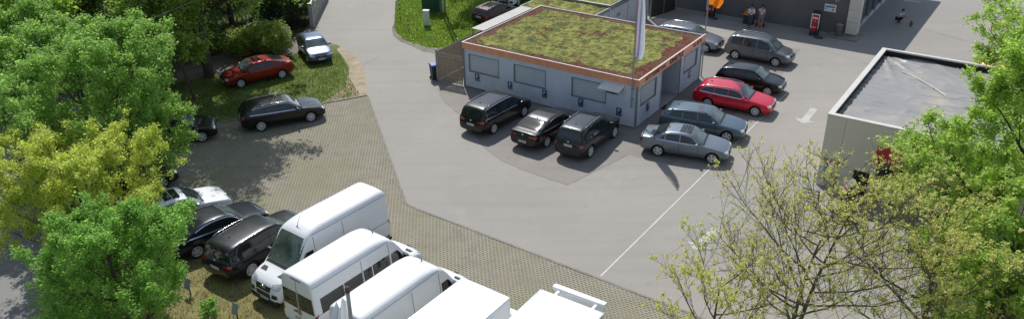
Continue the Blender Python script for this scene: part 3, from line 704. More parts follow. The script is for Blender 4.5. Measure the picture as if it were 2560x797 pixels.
# --- box lorries: van cab in front, separate cargo body
def box_truck(label, loc, head, boxL, boxW, z0, z1, deflector):
    t = thing('box_truck', label, 'lorry', (loc[0], loc[1], .004), R(head), 'white box lorries in the lower row')
    L = boxL + 2.3; sp = dict(style='van', L=6.0, W=1.98, H=2.45, wb=3.7, fo=1.0, tr=.34, paint=P_WHITE, cut=.36, trim=.3)
    st = STY['van']; me, bvh, (ft, fb, fw) = body_mesh(sp, dict(st), P_WHITE, False)
    dx = boxL / 2 + 2.15 - 3.0
    cab = addobj('cab', me, t); cab.location = (dx, 0, 0)
    X = lambda s: 3.0 - s * 6
    def tf(u, v):
        s = .168 + .12 * v; hc = (ft(s) - fb(s)) * 2.45; yw = fw(s) * .99 * .975 - .07 - .075 * hc
        return (X(s), (2 * u - 1) * yw, ft(s) * 2.45)
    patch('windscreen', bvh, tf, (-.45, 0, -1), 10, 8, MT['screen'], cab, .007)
    for sg in (-1, 1):
        def sf(u, v):
            s = (.185 + .14 * u) * (1 - v) + (.262 + .063 * u) * v; a = fb(s) * 2.45 + .06
            return (X(s), sg, a + (1.72 - a) * v)
        patch('side_window', bvh, sf, (0, -sg, 0), 6, 4, MT['glass'], cab, .007)
        patch('bonnet_vent', bvh, quad((X(.085), sg * .34, 1.05), (X(.085), sg * .70, 1.05), (X(.118), sg * .70, 1.1), (X(.118), sg * .44, 1.1)), (0, 0, -1), 4, 2, MT['black'], cab, .012)
        patch('headlight', bvh, quad((3, sg * .5, .8), (2.95, sg * .92, .8), (2.9, sg * .92, 1.0), (2.95, sg * .5, .97)), (-1, -sg * .35, -.25), 6, 3, MT['head'], cab, .008)
        m = MB(); m.tube([(X(.22), sg * .98, 1.25), (X(.19), sg * 1.42, 1.5), (X(.19), sg * 1.42, 2.25), (X(.24), sg * .9, 2.2)], .024, 6); m.box((X(.19), sg * 1.46, 2.02), (.12, .26, .42), 0, None, .045); m.box((X(.19), sg * 1.45, 1.66), (.11, .22, .2), 0, None, .04)
        m.build('mirror', MT['black'], cab, True, 45)
    patch('grille', bvh, quad((3, -.42, .66), (3, .42, .66), (3, .46, .9), (3, -.46, .9)), (-1, 0, 0), 6, 3, MT['black'], cab, .008)
    b = MB().b2((-boxL / 2, -boxW / 2, z0), (boxL / 2, boxW / 2, z1), 0, .035).build('cargo_box', P_WHITE, t, True, 45)
    e = MB()
    for sy in (-1, 1):
        e.b2((-boxL / 2 - .004, sy * (boxW / 2 - .03) - .035, z1 - .045), (boxL / 2 + .004, sy * (boxW / 2 - .03) + .035, z1 + .006), 0, .012)
    for sx in (-1, 1):
        e.b2((sx * (boxL / 2 - .03) - .035, -boxW / 2 + .072, z1 - .045), (sx * (boxL / 2 - .03) + .035, boxW / 2 - .072, z1 + .006), 0, .012)
    e.build('roof_edge', M('lorry_edge', (.60, .62, .63), .4, .3), b, True, 40)
    c = MB()
    for sy in (-1, 1): c.b2((-boxL / 2 + .1, sy * .42 - .05, .5), (boxL / 2 + 1.2, sy * .42 + .05, .68))
    c.b2((-boxL / 2 - .05, -boxW / 2 + .1, .45), (-boxL / 2 + .05, boxW / 2 - .1, .55))
    c.build('chassis', MT['black'], t)
    for x in (boxL / 2 + 1.15, boxL / 2 + 1.15 - 3.7):
        for sg in (-1, 1): car_wheel(.34, .225, 'steel', t, x, sg * .85)
    if deflector:
        d = MB()
        d.box((boxL / 2 + .52, 0, z1 - .10), (.24, 2.05, .15), 0, None, .07)
        d.grid(lambda u, v: (boxL / 2 + .60 + .10 * v, (2 * u - 1) * (.95 - .1 * v), z1 - .14 - (z1 - 2.56) * v), 12, 4)
        for sy in (-1, 1): d.b2((boxL / 2 + .01, sy * .72 - .05, z1 - .16), (boxL / 2 + .44, sy * .72 + .05, z1 - .10)); d.b2((boxL / 2 + .50, sy * .9 - .02, 2.30), (boxL / 2 + .56, sy * .9 + .02, z1 - .16))
        d.build('wind_deflector', P_WHITE, t, True, 50)
    return t
bd = Vector((math.cos(R(54)), math.sin(R(54)), 0))
p = Vector((-.95, 23.5, 0)) - bd * 2.1
box_truck('white box lorry with a plain cargo body beside the blank white panel van', (p.x, p.y), 54, 4.2, 2.06, .95, 3.2, False)
p = Vector((2.0, 22.62, 0)) - bd * 2.2
box_truck('white box lorry with a curved wind deflector on its cab, at the bottom edge', (p.x, p.y), 56, 4.4, 2.46, .95, 3.2, True)

# ------------------------------------------------------------------ rental cabin
MT['corr'] = M('corrugated_sheet', (.66, .70, .745), .5, .0, (.57, .61, .65), 1.2)
MT['shutter'] = M('roller_shutter', (.50, .545, .58), .5, 0, (.46, .50, .53), 1.5)
MT['frame'] = M('window_frame', (.26, .28, .30), .5, .1)
MT['fascia'] = M('orange_fascia', (.88, .37, .20), .5, 0, (.72, .28, .15), 2.2, 6)
MT['fascia_skylit'] = M('orange_fascia_skylit', (.95, .47, .32), .5, 0, (.86, .40, .26), 1.5)  # fascia orange made paler, painting in the skylight this side catches
MT['coping'] = M('coping_metal', (.60, .53, .47), .45, .25, (.46, .40, .36), 4)
MT['signblue'] = M('sign_blue', (.012, .05, .27), .5)
MT['signback'] = M('sign_backing', (.22, .24, .27), .45, .5)
MT['white'] = M('sign_white', (.75, .76, .77), .5)
MT['wood'] = M('weathered_fence_wood', (.44, .35, .25), .85, 0, (.25, .20, .15), 7, 6, .5, 30)
def local(o, x, y, z=0): return o + E1 * x + E2 * y + Vector((0, 0, z))
AO = Vector((-2.95, 49.96, 0)); FL, FD, FH = 12.1, 9.1, 2.54

def corr(mb, a, b, z0, z1, m=0, period=.076, amp=.019, nrm=None):
    """horizontal-ribbed sheet from a to b (2D), ribs along the wall"""
    a, b = Vector((*a, 0)), Vector((*b, 0)); d = (b - a).normalized(); n = Vector((d.y, -d.x, 0))
    k = max(2, int((z1 - z0) / period * 6)); vs = []
    for i in range(k + 1):
        z = z0 + (z1 - z0) * i / k; ph = (z % period) / period
        off = amp * (1 if ph < .45 else -1 if .55 < ph < .95 else (1 - (ph - .45) * 20 if ph <= .55 else -1 + (ph - .95) * 40))
        vs += [a + n * off + Vector((0, 0, z)), b + n * off + Vector((0, 0, z))]
    mb.add(vs, [(2 * i, 2 * i + 1, 2 * i + 3, 2 * i + 2) for i in range(k)], m)

cab = thing('rental_cabin', 'low cabin of grey ribbed sheet with a moss roof and an orange lettered fascia', 'building', AO, TH)
mb = MB(); ZW0, ZW1 = 1.07, 2.28
fw_ = [(.40, 2.72), (3.80, 6.12), (7.87, 10.17)]; xs = [0.06] + [k for w in fw_ for k in w] + [FL - .06]
corr(mb, (.06, 0), (FL - .06, 0), .04, ZW0); corr(mb, (.06, 0), (FL - .06, 0), ZW1, FH)
for a, b in zip(xs[::2], xs[1::2]): corr(mb, (a, 0), (b, 0), ZW0, ZW1)
rw_ = [(.42, 2.5), (6.4, 8.45)]; rec = (3.18, 5.9)
for a, b in ((.06, rec[0]), (rec[1], FD - .06)):
    corr(mb, (FL, a), (FL, b), .04, ZW0 + .1); corr(mb, (FL, a), (FL, b), ZW1 + .08, FH)
for a, b in ((.06, .42), (2.5, rec[0]), (rec[1], 6.4), (8.45, FD - .06)): corr(mb, (FL, a), (FL, b), ZW0 + .1, ZW1 + .08)
corr(mb, (FL - 2.4, rec[0]), (FL - 2.4, rec[1]), .04, FH)
corr(mb, (FL - .02, rec[0]), (FL - 2.4, rec[0]), .04, FH); corr(mb, (FL - 2.4, rec[1]), (FL - .02, rec[1]), .04, FH)
corr(mb, (FL - .06, FD), (.06, FD), .04, FH); corr(mb, (0, FD - .06), (0, .06), .04, FH)
mb.build('ribbed_wall', MT['corr'], cab)
for x, y in ((0, 0), (FL, 0), (FL, FD), (0, FD)): MB().box((x + (.02 if x == 0 else -.02), y + (.02 if y == 0 else -.02), FH / 2), (.11, .11, FH)).build('corner_post', MT['frame'], cab)
for y in rec: MB().box((FL - .015, y + (-.03 if y == rec[0] else .03), FH / 2), (.06, .08, FH - .01)).build('door_post', MT['frame'], cab)
mb = MB().b2((.02, .03, 0), (FL - 2.41, FD - .03, .05)); mb.b2((FL - 2.41, .03, 0), (FL - .03, rec[0] - .02, .05)); mb.b2((FL - 2.41, rec[1] + .02, 0), (FL - .03, FD - .03, .05)); mb.build('plinth', MT['gap'], cab)
def shutter(a, b, z0, z1, front):
    mb = MB(); n = int((z1 - z0 - .12) / .085); fr = MB()
    P = (lambda s, d, z: (s, d, z)) if front else (lambda s, d, z: (FL - d, s, z))
    for i in range(n):
        zz = z0 + .06 + (z1 - z0 - .12) * i / n; h = (z1 - z0 - .12) / n
        mb.add([P(a + .05, .075, zz), P(b - .05, .075, zz), P(b - .05, .06, zz + h * .5), P(a + .05, .06, zz + h * .5), P(b - .05, .075, zz + h), P(a + .05, .075, zz + h)], [(0, 1, 2, 3), (3, 2, 4, 5)])
    o = mb.build('roller_shutter', MT['shutter'], cab)
    def bar(s0, s1, zz0, zz1):
        p, q = P(s0, -.022, zz0), P(s1, .10, zz1); fr.b2([min(i, j) for i, j in zip(p, q)], [max(i, j) for i, j in zip(p, q)])
    bar(a, a + .055, z0, z1); bar(b - .055, b, z0, z1); bar(a + .055, b - .055, z1 - .06, z1); bar(a + .055, b - .055, z0, z0 + .06)
    fr.build('shutter_frame', MT['frame'], o)
for a, b in fw_: shutter(a, b, ZW0, ZW1, True)
for a, b in rw_: shutter(a, b, ZW0 + .1, ZW1 + .08, False)
def psign(s, z, front, pale=False):
    o = MB().box((0, 0, 0), (.34, .02, .50), 0, None, .006).build('parking_sign', MT['signback'], cab, False)
    if front: o.location = (s, -.035, z)
    else: o.location = (FL + .035, s, z); o.rotation_euler = (0, 0, R(90))
    MB().box((0, -.016, .07), (.25, .012, .29)).build('sign_panel', MT['white'] if pale else MT['signblue'], o)
    lettering('sign_letter', 'P', .30, MT['signblue'] if pale else MT['white'], o, (0, -.024, .07), (R(90), 0, 0), .003, .13, .008)
    MB().box((0, -.013, -.16), (.22, .008, .09)).build('sign_note', MT['signback'], o)
for s in (1.04, 3.54, 6.04, 8.53, 11.03): psign(s, .80, True)
psign(1.45, .84, False); psign(7.45, .92, False, True)
# roof: fascia boards, coping, gravel edge, moss
ov = .05; RZ = 2.96
mb = MB()
mb.b2((-ov, -ov, FH), (FL + ov, .03, RZ - .03)); mb.build('front_fascia', MT['fascia'], cab)
MB().b2((FL - .03, .034, FH - .03), (FL + ov + .03, FD + ov + .25, RZ - .03)).build('side_fascia', MT['fascia_skylit'], cab)
mb = MB(); mb.b2((-ov, .034, FH), (.03, FD + ov, RZ - .03)); mb.b2((.034, FD - .03, FH), (FL - .034, FD + ov, RZ - .03)); mb.build('rear_fascia', MT['coping'], cab)
mb = MB(); cw = .06
mb.b2((-ov - .02, -ov - .02, RZ - .03), (FL + ov + .05, -ov + cw, RZ)); mb.b2((FL + ov + .05 - cw - .02, -ov + cw, RZ - .03), (FL + ov + .05, FD + ov + .27, RZ))
mb.b2((-ov - .02, -ov + cw, RZ - .03), (-ov + cw, FD + ov + .02, RZ)); mb.b2((-ov + cw, FD + ov - cw, RZ - .03), (FL + ov + .03 - cw, FD + ov + .02, RZ)); mb.build('coping', MT['coping'], cab)
MB().b2((.036, .036, FH - .02), (FL - .036, FD - .036, RZ - .2)).build('roof_slab', MT['frame'], cab)

def sedum_mat():
    m, nt, N, L, p = new_mat('sedum'); c = coords(nt)
    at = node(nt, 'ShaderNodeAttribute', attribute_name='edge'); 
    n1 = noise(nt, c, 2.6, 7, .74); n2 = noise(nt, c, 1.0, 5, .65); n3 = noise(nt, c, 13, 3, .75); n4 = noise(nt, c, .62, 6, .7)
    moss = ramp(nt, n1, [(.34, (.085, .08, .03)), (.44, (.175, .18, .055)), (.56, (.28, .28, .08)), (.68, (.38, .36, .12))])
    moss = mixc(nt, ramp(nt, n2, [(.52, (0, 0, 0)), (.62, (.85, .85, .85))]), moss, (.09, .11, .045))
    brown = ramp(nt, n3, [(.3, (.06, .035, .022)), (.55, (.15, .085, .052)), (.75, (.30, .22, .17))])
    rd = ramp(nt, n3, [(.3, (.075, .026, .020)), (.7, (.19, .075, .055))])
    brown = mixc(nt, ramp(nt, noise(nt, c, .6, 3), [(.48, (0, 0, 0)), (.58, (.9, .9, .9))]), brown, rd)
    ad = node(nt, 'ShaderNodeMath', operation='MULTIPLY_ADD'); L.new(n4, ad.inputs[0]); ad.inputs[1].default_value = 1.0; L.new(at.outputs['Fac'], ad.inputs[2])
    col = mixc(nt, ramp(nt, ad.outputs[0], [(.56, (0, 0, 0)), (.63, (1, 1, 1))]), moss, brown)
    col = mixc(nt, .55, col, ramp(nt, n3, [(.3, (.15, .15, .15)), (.7, (.85, .85, .85))]), 'OVERLAY')
    L.new(col, p.inputs['Base Color']); p.inputs['Roughness'].default_value = .95; p.inputs['Specular IOR Level'].default_value = .1
    L.new(bump(nt, n3, .9, .04), p.inputs['Normal'])
    return m
MT['sedum'] = sedum_mat()
from mathutils import noise as mnoise
def green_roof(name, x0, y0, x1, y1, z, parent, step=.085, edge=True, amp=1):
    nx, ny = int((x1 - x0) / step), int((y1 - y0) / step); vs, ed = [], []
    for j in range(ny + 1):
        for i in range(nx + 1):
            x, y = x0 + (x1 - x0) * i / nx, y0 + (y1 - y0) * j / ny
            d = min(x - x0, x1 - x, y - y0, y1 - y)
            wob = .55 + .45 * mnoise.noise((x * .9, y * .9, 3)) + (.25 if x1 - x < 1.5 else 0)
            e = max(0, 1 - d / max(wob, .08)) if edge else 0
            h = .07 * mnoise.noise((x * 1.1, y * 1.1, 0)) + .10 * abs(mnoise.noise((x * 3.2, y * 3.2, 1))) + .03 * mnoise.noise((x * 9, y * 9, 2)) + .02 * random.random()
            vs.append((x, y, z + h * (1 - .75 * min(1, e)) * amp)); ed.append(.75 * min(1, e))
    w = nx + 1
    me = bpy.data.meshes.new(name); me.from_pydata(vs, [], [(j * w + i, j * w + i + 1, (j + 1) * w + i + 1, (j + 1) * w + i) for j in range(ny) for i in range(nx)])
    me.materials.append(MT['sedum']); a = me.attributes.new('edge', 'FLOAT', 'POINT'); a.data.foreach_set('value', ed)
    return addobj(name, me, parent)
green_roof('moss_roof', .04, .04, FL - .04, FD - .04, RZ - .09, cab)
RGX = (R(90), 0, R(90))
MT['letter'] = M('letter_dark_red', (.045, .012, .010), .5)
lettering('lettering', 'AUTOVERMIETUNG', .36, MT['letter'], cab, (FL + ov + .034, 2.14, 2.73), RGX, .006, 2.72, .004)
lettering('lettering', 'KRÄUTLE', .42, MT['letter'], cab, (FL + ov + .034, 4.96, 2.72), RGX, .006, 1.92, .016)
lettering('lettering', 'Tel. 58 58', .36, MT['letter'], cab, (FL + ov + .034, 8.04, 2.73), RGX, .006, 1.35, .006)
# entrance recess: pale floor, mat, door
MB().b2((FL - 2.38, rec[0] + .03, .0), (FL - .04, rec[1] - .03, .09)).build('entrance_floor', M('entrance_tiles', (.42, .42, .40), .7, 0, (.36, .36, .34)), cab)
dr = MB().b2((FL - 2.37, 3.6, .09), (FL - 2.31, 4.6, 2.15)).build('door', MT['frame'], cab)
MB().b2((FL - 2.305, 3.72, .3), (FL - 2.29, 4.48, 2.03)).build('door_glass', MT['glass'], dr)
MB().tube([(FL - 2.26, 4.52, .95), (FL - 2.26, 4.52, 1.25)], .015, 6).build('handle', MT['chrome'], dr)
MB().b2((FL - 2.41, 4.8, 1.0), (FL - 2.33, 5.7, 2.1)).build('window', MT['glass'], cab)
MB().b2((FL + .02, 3.3, .0), (FL + .62, 4.0, .03)).build('door_mat', MT['gap'], cab)
# lamp canopy and little hatch beside the last shutter
cn = MB().add([(9.83, -.50, 2.17), (11.22, -.50, 2.17), (11.3, -.015, 2.44), (9.95, -.015, 2.44), (9.83, -.50, 2.13), (11.22, -.50, 2.13), (11.3, -.015, 2.38), (9.95, -.015, 2.38)],
     [(0, 1, 2, 3), (7, 6, 5, 4), (0, 4, 5, 1), (1, 5, 6, 2), (3, 7, 4, 0)]).build('canopy', MT['white_paint'], cab)
MB().b2((9.9, -.47, 2.10), (11.15, -.40, 2.128)).build('lamp_tube', MT['white'], cn)
ht = MB().b2((10.22, -.12, 1.83), (10.93, -.014, 2.08), 0, .01).build('service_hatch', MT['galv'], cab)
MB().b2((10.28, -.128, 1.87), (10.82, -.121, 2.04)).build('hatch_window', MT['glass'], ht)
MB().box((10.98, -.2, 2.0), (.1, .14, .09), 0, None, .02).build('floodlight', MT['black'], cab)
MB().tube([(.035, -.06, .05), (.035, -.06, FH)], .022, 8).build('downpipe', MT['galv'], cab)
# lean-to canopy of pale panels along the left wall
cp = thing('lean_to_canopy', 'narrow pale canopy of four panels along the left wall of the cabin', 'canopy', local(AO, -.5, 5.4), TH)
MT['panel'] = M('polycarbonate', (.50, .49, .46), .35, 0, (.43, .42, .40), 2)
for k in range(4):
    y0 = -3.05 + k * 1.42; MB().b2((-.52, y0 + .03, 2.985), (.36, y0 + 1.39, 3.01)).build('roof_panel', MT['panel'], cp)
mb = MB()
for k in range(5): mb.b2((-.53, -3.05 + k * 1.42 - .03, 2.975), (.40, -3.05 + k * 1.42 + .03, 3.02))
mb.b2((-.56, -3.09, 2.9), (-.53, 2.68, 3.0)); mb.b2((.37, -3.09, 2.965), (.42, 2.68, 3.03)); mb.build('canopy_frame', MT['coping'], cp)
for y in (-3.0, -.1, 2.6): MB().box((-.50, y, 1.45), (.07, .07, 2.9)).build('post', MT['galv'], cp)

# flags: poles clamped to the cabin wall, cloth hanging from them
def pole(name, label, x, y, z0, z1, o=AO, r0=.045, group='tall flagpoles'):
    t = thing(name, label, 'flagpole', local(o, x, y), TH, group)
    MB().tube([(0, 0, z0), (0, 0, (z0 + z1) / 2), (0, 0, z1)], [r0, r0 * .85, r0 * .6], 10).build('pole', MT['galv'], t, True, 60)
    MB().lathe([(0, 0), (.05, .01), (.07, .05), (.05, .10), (0, .12)], 12, 0, 'z', (0, 0, z1)).build('finial', MT['galv'], t, True)
    return t
fp = pole('flagpole', 'slim grey flagpole clamped to the front wall near the cabin corner', 11.85, -.16, 1.30, 8.7)
for z in (1.75, 2.36): MB().b2((-.05, -.03, z), (.05, .16, z + .05)).build('clamp', MT['galv'], fp)
fp2 = pole('flagpole', 'slim grey flagpole at the back corner of the cabin beneath the orange flag', 12.05, FD + .5, 0.0, 8.7)
MB().b2((-.04, -.45, 2.4), (.04, .04, 2.45)).build('clamp', MT['galv'], fp2)
def flagmat(name, stops, axis=0):
    m, nt, N, L, p = new_mat(name); c = coords(nt, 'UV'); s = node(nt, 'ShaderNodeSeparateXYZ'); L.new(c, s.inputs[0])
    r = node(nt, 'ShaderNodeValToRGB'); r.color_ramp.interpolation = 'CONSTANT'; e = r.color_ramp.elements
    while len(e) < len(stops): e.new(.5)
    for el, (pp, cc) in zip(e, stops): el.position = pp; el.color = (*cc, 1)
    L.new(s.outputs[axis], r.inputs[0])
    L.new(r.outputs[0], p.inputs['Base Color']); p.inputs['Roughness'].default_value = .7
    t = node(nt, 'ShaderNodeBsdfTranslucent'); L.new(r.outputs[0], t.inputs[0]); mx = node(nt, 'ShaderNodeMixShader'); mx.inputs[0].default_value = .4
    L.new(p.outputs[0], mx.inputs[1]); L.new(t.outputs[0], mx.inputs[2]); L.new(mx.outputs[0], N['Material Output'].inputs['Surface'])
    return m
def flag(label, loc, rotz, top, bot, width, fold, mat, group, nu=16, nv=26, seed=0):
    rnd = random.Random(seed); ph = rnd.random() * 6; vs, uv = [], []
    for j in range(nv + 1):
        v = j / nv; z = top + (bot - top) * v
        w = width * (.30 + .70 * math.sin(min(1, v * 1.15) * math.pi * .5)) if v < .9 else width * (.98 - (v - .9) * 2.4)
        for i in range(nu + 1):
            u = i / nu
            x = .05 + w * u * (1 - .35 * fold * u); y = fold * .22 * math.sin(u * 7.5 + ph + v * 2.5) * min(1, u * 3) + .05 * math.sin(v * 9 + ph)
            vs.append((x, y, z - u * .30 * (top - bot) * .25 * (1 if v > .5 else .4))); uv.append((u, v))
    w_ = nu + 1; fs = [(j * w_ + i, j * w_ + i + 1, (j + 1) * w_ + i + 1, (j + 1) * w_ + i) for j in range(nv) for i in range(nu)]
    me = bpy.data.meshes.new('flag'); me.from_pydata(vs, [], fs); me.materials.append(mat)
    ul = me.uv_layers.new(name='UVMap')
    for lp in me.loops: ul.data[lp.index].uv = uv[lp.vertex_index]
    me.polygons.foreach_set('use_smooth', [True] * len(fs))
    o = addobj('flag', me); o.location = loc; o.rotation_euler = (0, 0, rotz); return tag(o, label, 'flag', group)
MT['flag_w'] = flagmat('flag_white_red', [(0, (.52, .22, .22)), (.05, (.44, .48, .60)), (.60, (.62, .64, .70)), (.8, (.72, .74, .76))])
MT['flag_o'] = flagmat('flag_orange', [(0, (.80, .22, .012)), (.30, (.85, .25, .015)), (.34, (.75, .40, .06)), (.5, (.84, .24, .012))], 1)
MT['flag_p'] = flagmat('flag_pale', [(0, (.62, .64, .68)), (.5, (.55, .57, .62)), (.75, (.64, .66, .70))])
flag('white and pale blue flag with a red edge hanging from the cabin flagpole', local(AO, 11.85, -.16), R(-25), 8.5, 4.35, .70, .9, MT['flag_w'], 'flags', seed=2)
flag('orange flag hanging above the silver-grey estate car', local(AO, 12.05, FD + .5), R(-18), 8.3, 4.8, 1.2, .8, MT['flag_o'], 'flags', seed=5)
mp_ = thing('flagpole', 'white flagpole with a brown ball top in front of the blank white panel van', 'flagpole', (-3.70, 15.25, 0), 0, 'tall flagpoles')
MB().tube([(0, 0, 0), (0, 0, 9)], [.07, .045], 12).build('pole', M('pole_pale', (.46, .42, .40), .45), mp_, True, 60)
MB().lathe([(.045, 0), (.062, .02), (.062, .045), (.035, .06), (.05, .075), (.062, .11), (.05, .15), (0, .17)], 14, 0, 'z', (0, 0, 9)).build('finial', M('finial_brown', (.13, .06, .045), .5), mp_, True)
flag('pale flag hanging in front of the white vans at the bottom edge', (-3.70, 15.25, 0), R(196), 8.82, 6.2, 1.0, .8, MT['flag_p'], 'flags', seed=9)

# ------------------------------------------------------------------ garage with green roofs behind the cabin
MT['plaster'] = M('grey_plaster', (.52, .54, .56), .85, 0, (.45, .47, .49), 1.4, 6, .2)
gar = thing('garage', 'grey garage block with two stepped moss roofs behind the cabin', 'building', local(AO, -2.1, 9.55), TH)
MB().b2((.03, .03, 0), (5.72, 9.4, 2.3)).build('wall', MT['plaster'], gar)
mb = MB(); mb.b2((0, 0, 2.22), (5.75, .07, 2.5)); mb.b2((0, .072, 2.22), (.07, 3.05, 2.5)); mb.b2((5.68, .072, 2.22), (5.75, 3.05, 2.5))
mb.b2((0, 3.1, 2.24), (5.75, 3.17, 2.62)); mb.b2((0, 3.172, 2.24), (.07, 9.4, 2.62)); mb.b2((5.68, 3.172, 2.24), (5.75, 9.4, 2.62)); mb.build('roof_edge', MT['galv'], gar)
MB().b2((1.6, 3.06, 2.615), (5.76, 3.18, 2.645)).build('coping', MT['white_paint'], gar)
green_roof('moss_roof', .08, .08, 5.67, 3.08, 2.42, gar, .12, False); green_roof('moss_roof', .08, 3.18, 5.67, 9.38, 2.54, gar, .14, False)
for y in (3.0, 6.0, 9.3): MB().b2((5.752, y - .04, 0), (5.80, y + .04, 2.5)).build('downpipe', MT['white_paint'], gar)
MB().b2((5.722, 4.2, 1.5), (5.735, 4.75, 1.75)).build('vent_grille', MT['frame'], gar)
sf = thing('slatted_gate', 'dark upright-slat gate between the grey garage and the dark hall', 'gate', (11.0, 63.5, 0), math.atan2(2.1, 2.4))
MT['darkwood'] = M('dark_slats', (.035, .028, .022), .8, 0, (.02, .016, .013), 8)
for k in range(24): MB().b2((.08 + k * .125, -.012, .06), (.17 + k * .125, .012, 2.15)).build('slat', MT['darkwood'], sf)
for x in (0, 1.55, 3.15): MB().b2((x - .035, -.05, 0), (x + .035, .05, 2.3)).build('post', MT['galv'], sf)
mb = MB(); mb.b2((.035, .014, .4), (3.1, .05, .48)); mb.b2((.035, .014, 1.7), (3.1, .05, 1.78)); mb.build('rail', MT['darkwood'], sf)

# ------------------------------------------------------------------ board fence left of the cabin
def board_fence(label, o, ang, length, h, inner=False, gap=.02, sag=0, posts=()):
    t = thing('board_fence', label, 'fence', o, ang)
    n = int(length / .115)
    pl = MB()
    for k in range(n):
        x = k * length / n; hh = h + random.uniform(-.012, .012)
        pl.box((x + length / n / 2, random.uniform(-.004, .004), hh / 2 + .05), (length / n - gap, .018, hh), 0, Matrix.Rotation(random.uniform(-.006, .006), 3, 'Y'))
    pl.build('boards', MT['wood'], t)
    for z in (.35, h - .3): MB().b2((0, .016, z), (length, .055, z + .09)).build('rail', MT['wood'], t)
    for x in posts: MB().box((x, .03, (h + .22) / 2), (.08, .08, h + .22), 0, None, .008).build('post', MT['galv'], t)
    return t
board_fence('open weathered board gate between the blue-lidded bin and the cabin corner', local(AO, -2.02, -.2), TH + math.atan2(.15, 1.98), 1.95, 1.92, gap=.035, posts=(-.05,))
board_fence('long weathered board fence running back along the grass verge', local(AO, -2.1, -.12), TH + R(90), 6.2, 1.95, gap=.012, posts=(.0, 2.3, 5.1))

MT['binblack'] = M('bin_plastic', (.03, .032, .035), .5); MT['binblue'] = M('bin_blue', (.03, .14, .42), .45)
def wheelie(name, label, loc, rz, body, lid, w=.52, h=1.0):
    t = thing(name, label, 'bin', loc, rz)
    a, b = w / 2, w / 2 * .8
    MB().add([(-b, -b, .06), (b, -b, .06), (b, b, .06), (-b, b, .06), (-a, -a * 1.05, h), (a, -a * 1.05, h), (a, a * 1.05, h), (-a, a * 1.05, h)],
             [(3, 2, 1, 0), (0, 1, 5, 4), (1, 2, 6, 5), (2, 3, 7, 6), (3, 0, 4, 7), (4, 5, 6, 7)]).build('bin_body', body, t)
    MB().add([(-a - .03, -a - .06, h), (a + .03, -a - .06, h), (a + .03, a + .08, h + .01), (-a - .03, a + .08, h + .01), (-a, -a, h + .06), (a, -a, h + .06), (a, a, h + .10), (-a, a, h + .10)],
             [(0, 1, 5, 4), (1, 2, 6, 5), (2, 3, 7, 6), (3, 0, 4, 7), (4, 5, 6, 7), (3, 2, 1, 0)]).build('lid', lid, t)
    for sx in (-1, 1): MB().lathe([(.0, -.025), (.1, -.025), (.1, .025), (0, .025)], 14, 0, 'x', (sx * (b + .03), b, .1)).build('wheel', MT['tyre'], t)
    MB().tube([(-a * .8, a + .1, h - .04), (a * .8, a + .1, h - .04)], .015, 6).build('handle', body, t)
    return t
wheelie('wheelie_bin', 'black wheelie bin with a blue lid standing against the board gate', local(AO, -2.36, -.10), TH + R(60), MT['binblack'], MT['binblue'])

# ------------------------------------------------------------------ dark hall with pale corner pillar
MT['hall'] = M('hall_dark_render', (.15, .142, .133), .85, 0, (.115, .11, .105), .5, 6, .15)
MT['clad'] = M('pillar_cladding', (.62, .59, .52), .6, 0, (.56, .53, .47), 1.2)
HC = Vector((25.2, 58.35, 0)); HH = 5.35
hall = thing('hall', 'big dark grey hall with a pale clad corner pillar', 'building', HC, TH)
MB().b2((-24, .16, 0), (-.62, 16, HH)).build('front_wall', MT['hall'], hall)
MB().b2((-24.2, .10, HH), (.25, 16.1, HH + .25)).build('roof_slab', MT['frame'], hall)
mb = MB()
for k in range(6): mb.b2((-.80, -.02, .16 + k * .90), (0, .78, .16 + k * .90 + .885), 0, .006)
mb.build('pillar', MT['clad'], hall)
MB().b2((-.76, .02, 0), (-.04, .74, .165)).build('pillar_base', MT['gap'], hall)
for k in range(7):
    y0 = .95 + k * 2.1
    w = MB().b2((-.60, y0, .25), (-.50, y0 + 1.95, 4.6)).build('window', MT['glass'], hall)
    mb = MB(); mb.b2((-.60, y0 - .14, .0), (-.34, y0 - .002, HH - .02)); mb.b2((-.498, y0 + .95, .26), (-.44, y0 + 1.0, 4.6)); mb.b2((-.498, y0, 2.2), (-.45, y0 + .948, 2.26)); mb.b2((-.498, y0 + 1.002, 2.2), (-.45, y0 + 1.95, 2.26)); mb.build('frame', MT['frame'], w)
MB().b2((-.618, .80, 0), (-.36, 16, .235)).build('sill', MT['plaster'], hall)
MT['signyel'] = M('sign_yellow', (.55, .32, .02), .5)
sg = MB().b2((-7.45, .12, 1.72), (-6.98, .155, 2.16)).build('warning_sign', MT['signyel'], hall)
for z in (1.80, 1.92, 2.04): MB().b2((-7.38, .112, z), (-7.05, .118, z + .045)).build('sign_text', MT['ink'], sg)
sg = MB().b2((-2.55, .12, 1.55), (-1.72, .155, 2.10)).build('info_board', MT['white'], hall)
MT['print_blue'] = M('print_blue', (.10, .25, .55), .6)
MB().b2((-2.48, .112, 1.86), (-1.79, .118, 1.99)).build('printed_heading', MT['print_blue'], sg)
MB().b2((-2.48, .112, 1.74), (-2.36, .118, 1.80)).build('printed_note', MT['print_blue'], sg); MB().b2((-2.0, .112, 1.62), (-1.85, .118, 1.80)).build('printed_note', MT['signyel'], sg)
for x in (-2.52, -1.78): MB().tube([(x, .10, 2.35), (x, .10, HH)], .03, 8).build('pipe', MT['white_paint'], hall)
MB().lathe([(.06, 0), (.06, .05), (0, .05)], 12, 0, 'y', (-1.62, .09, 2.46)).build('tap', MT['galv'], hall)
isl = MB().b2((-1.9, -1.0, 0), (.30, .9, .10), 0, .04).build('kerb_island', G_KERB); isl.location = HC; isl.rotation_euler = (0, 0, TH); tag(isl, kind='structure')
lb = thing('litter_bin', 'grey round litter bin beside the pale pillar', 'bin', local(HC, -1.12, -.55, .10), TH)
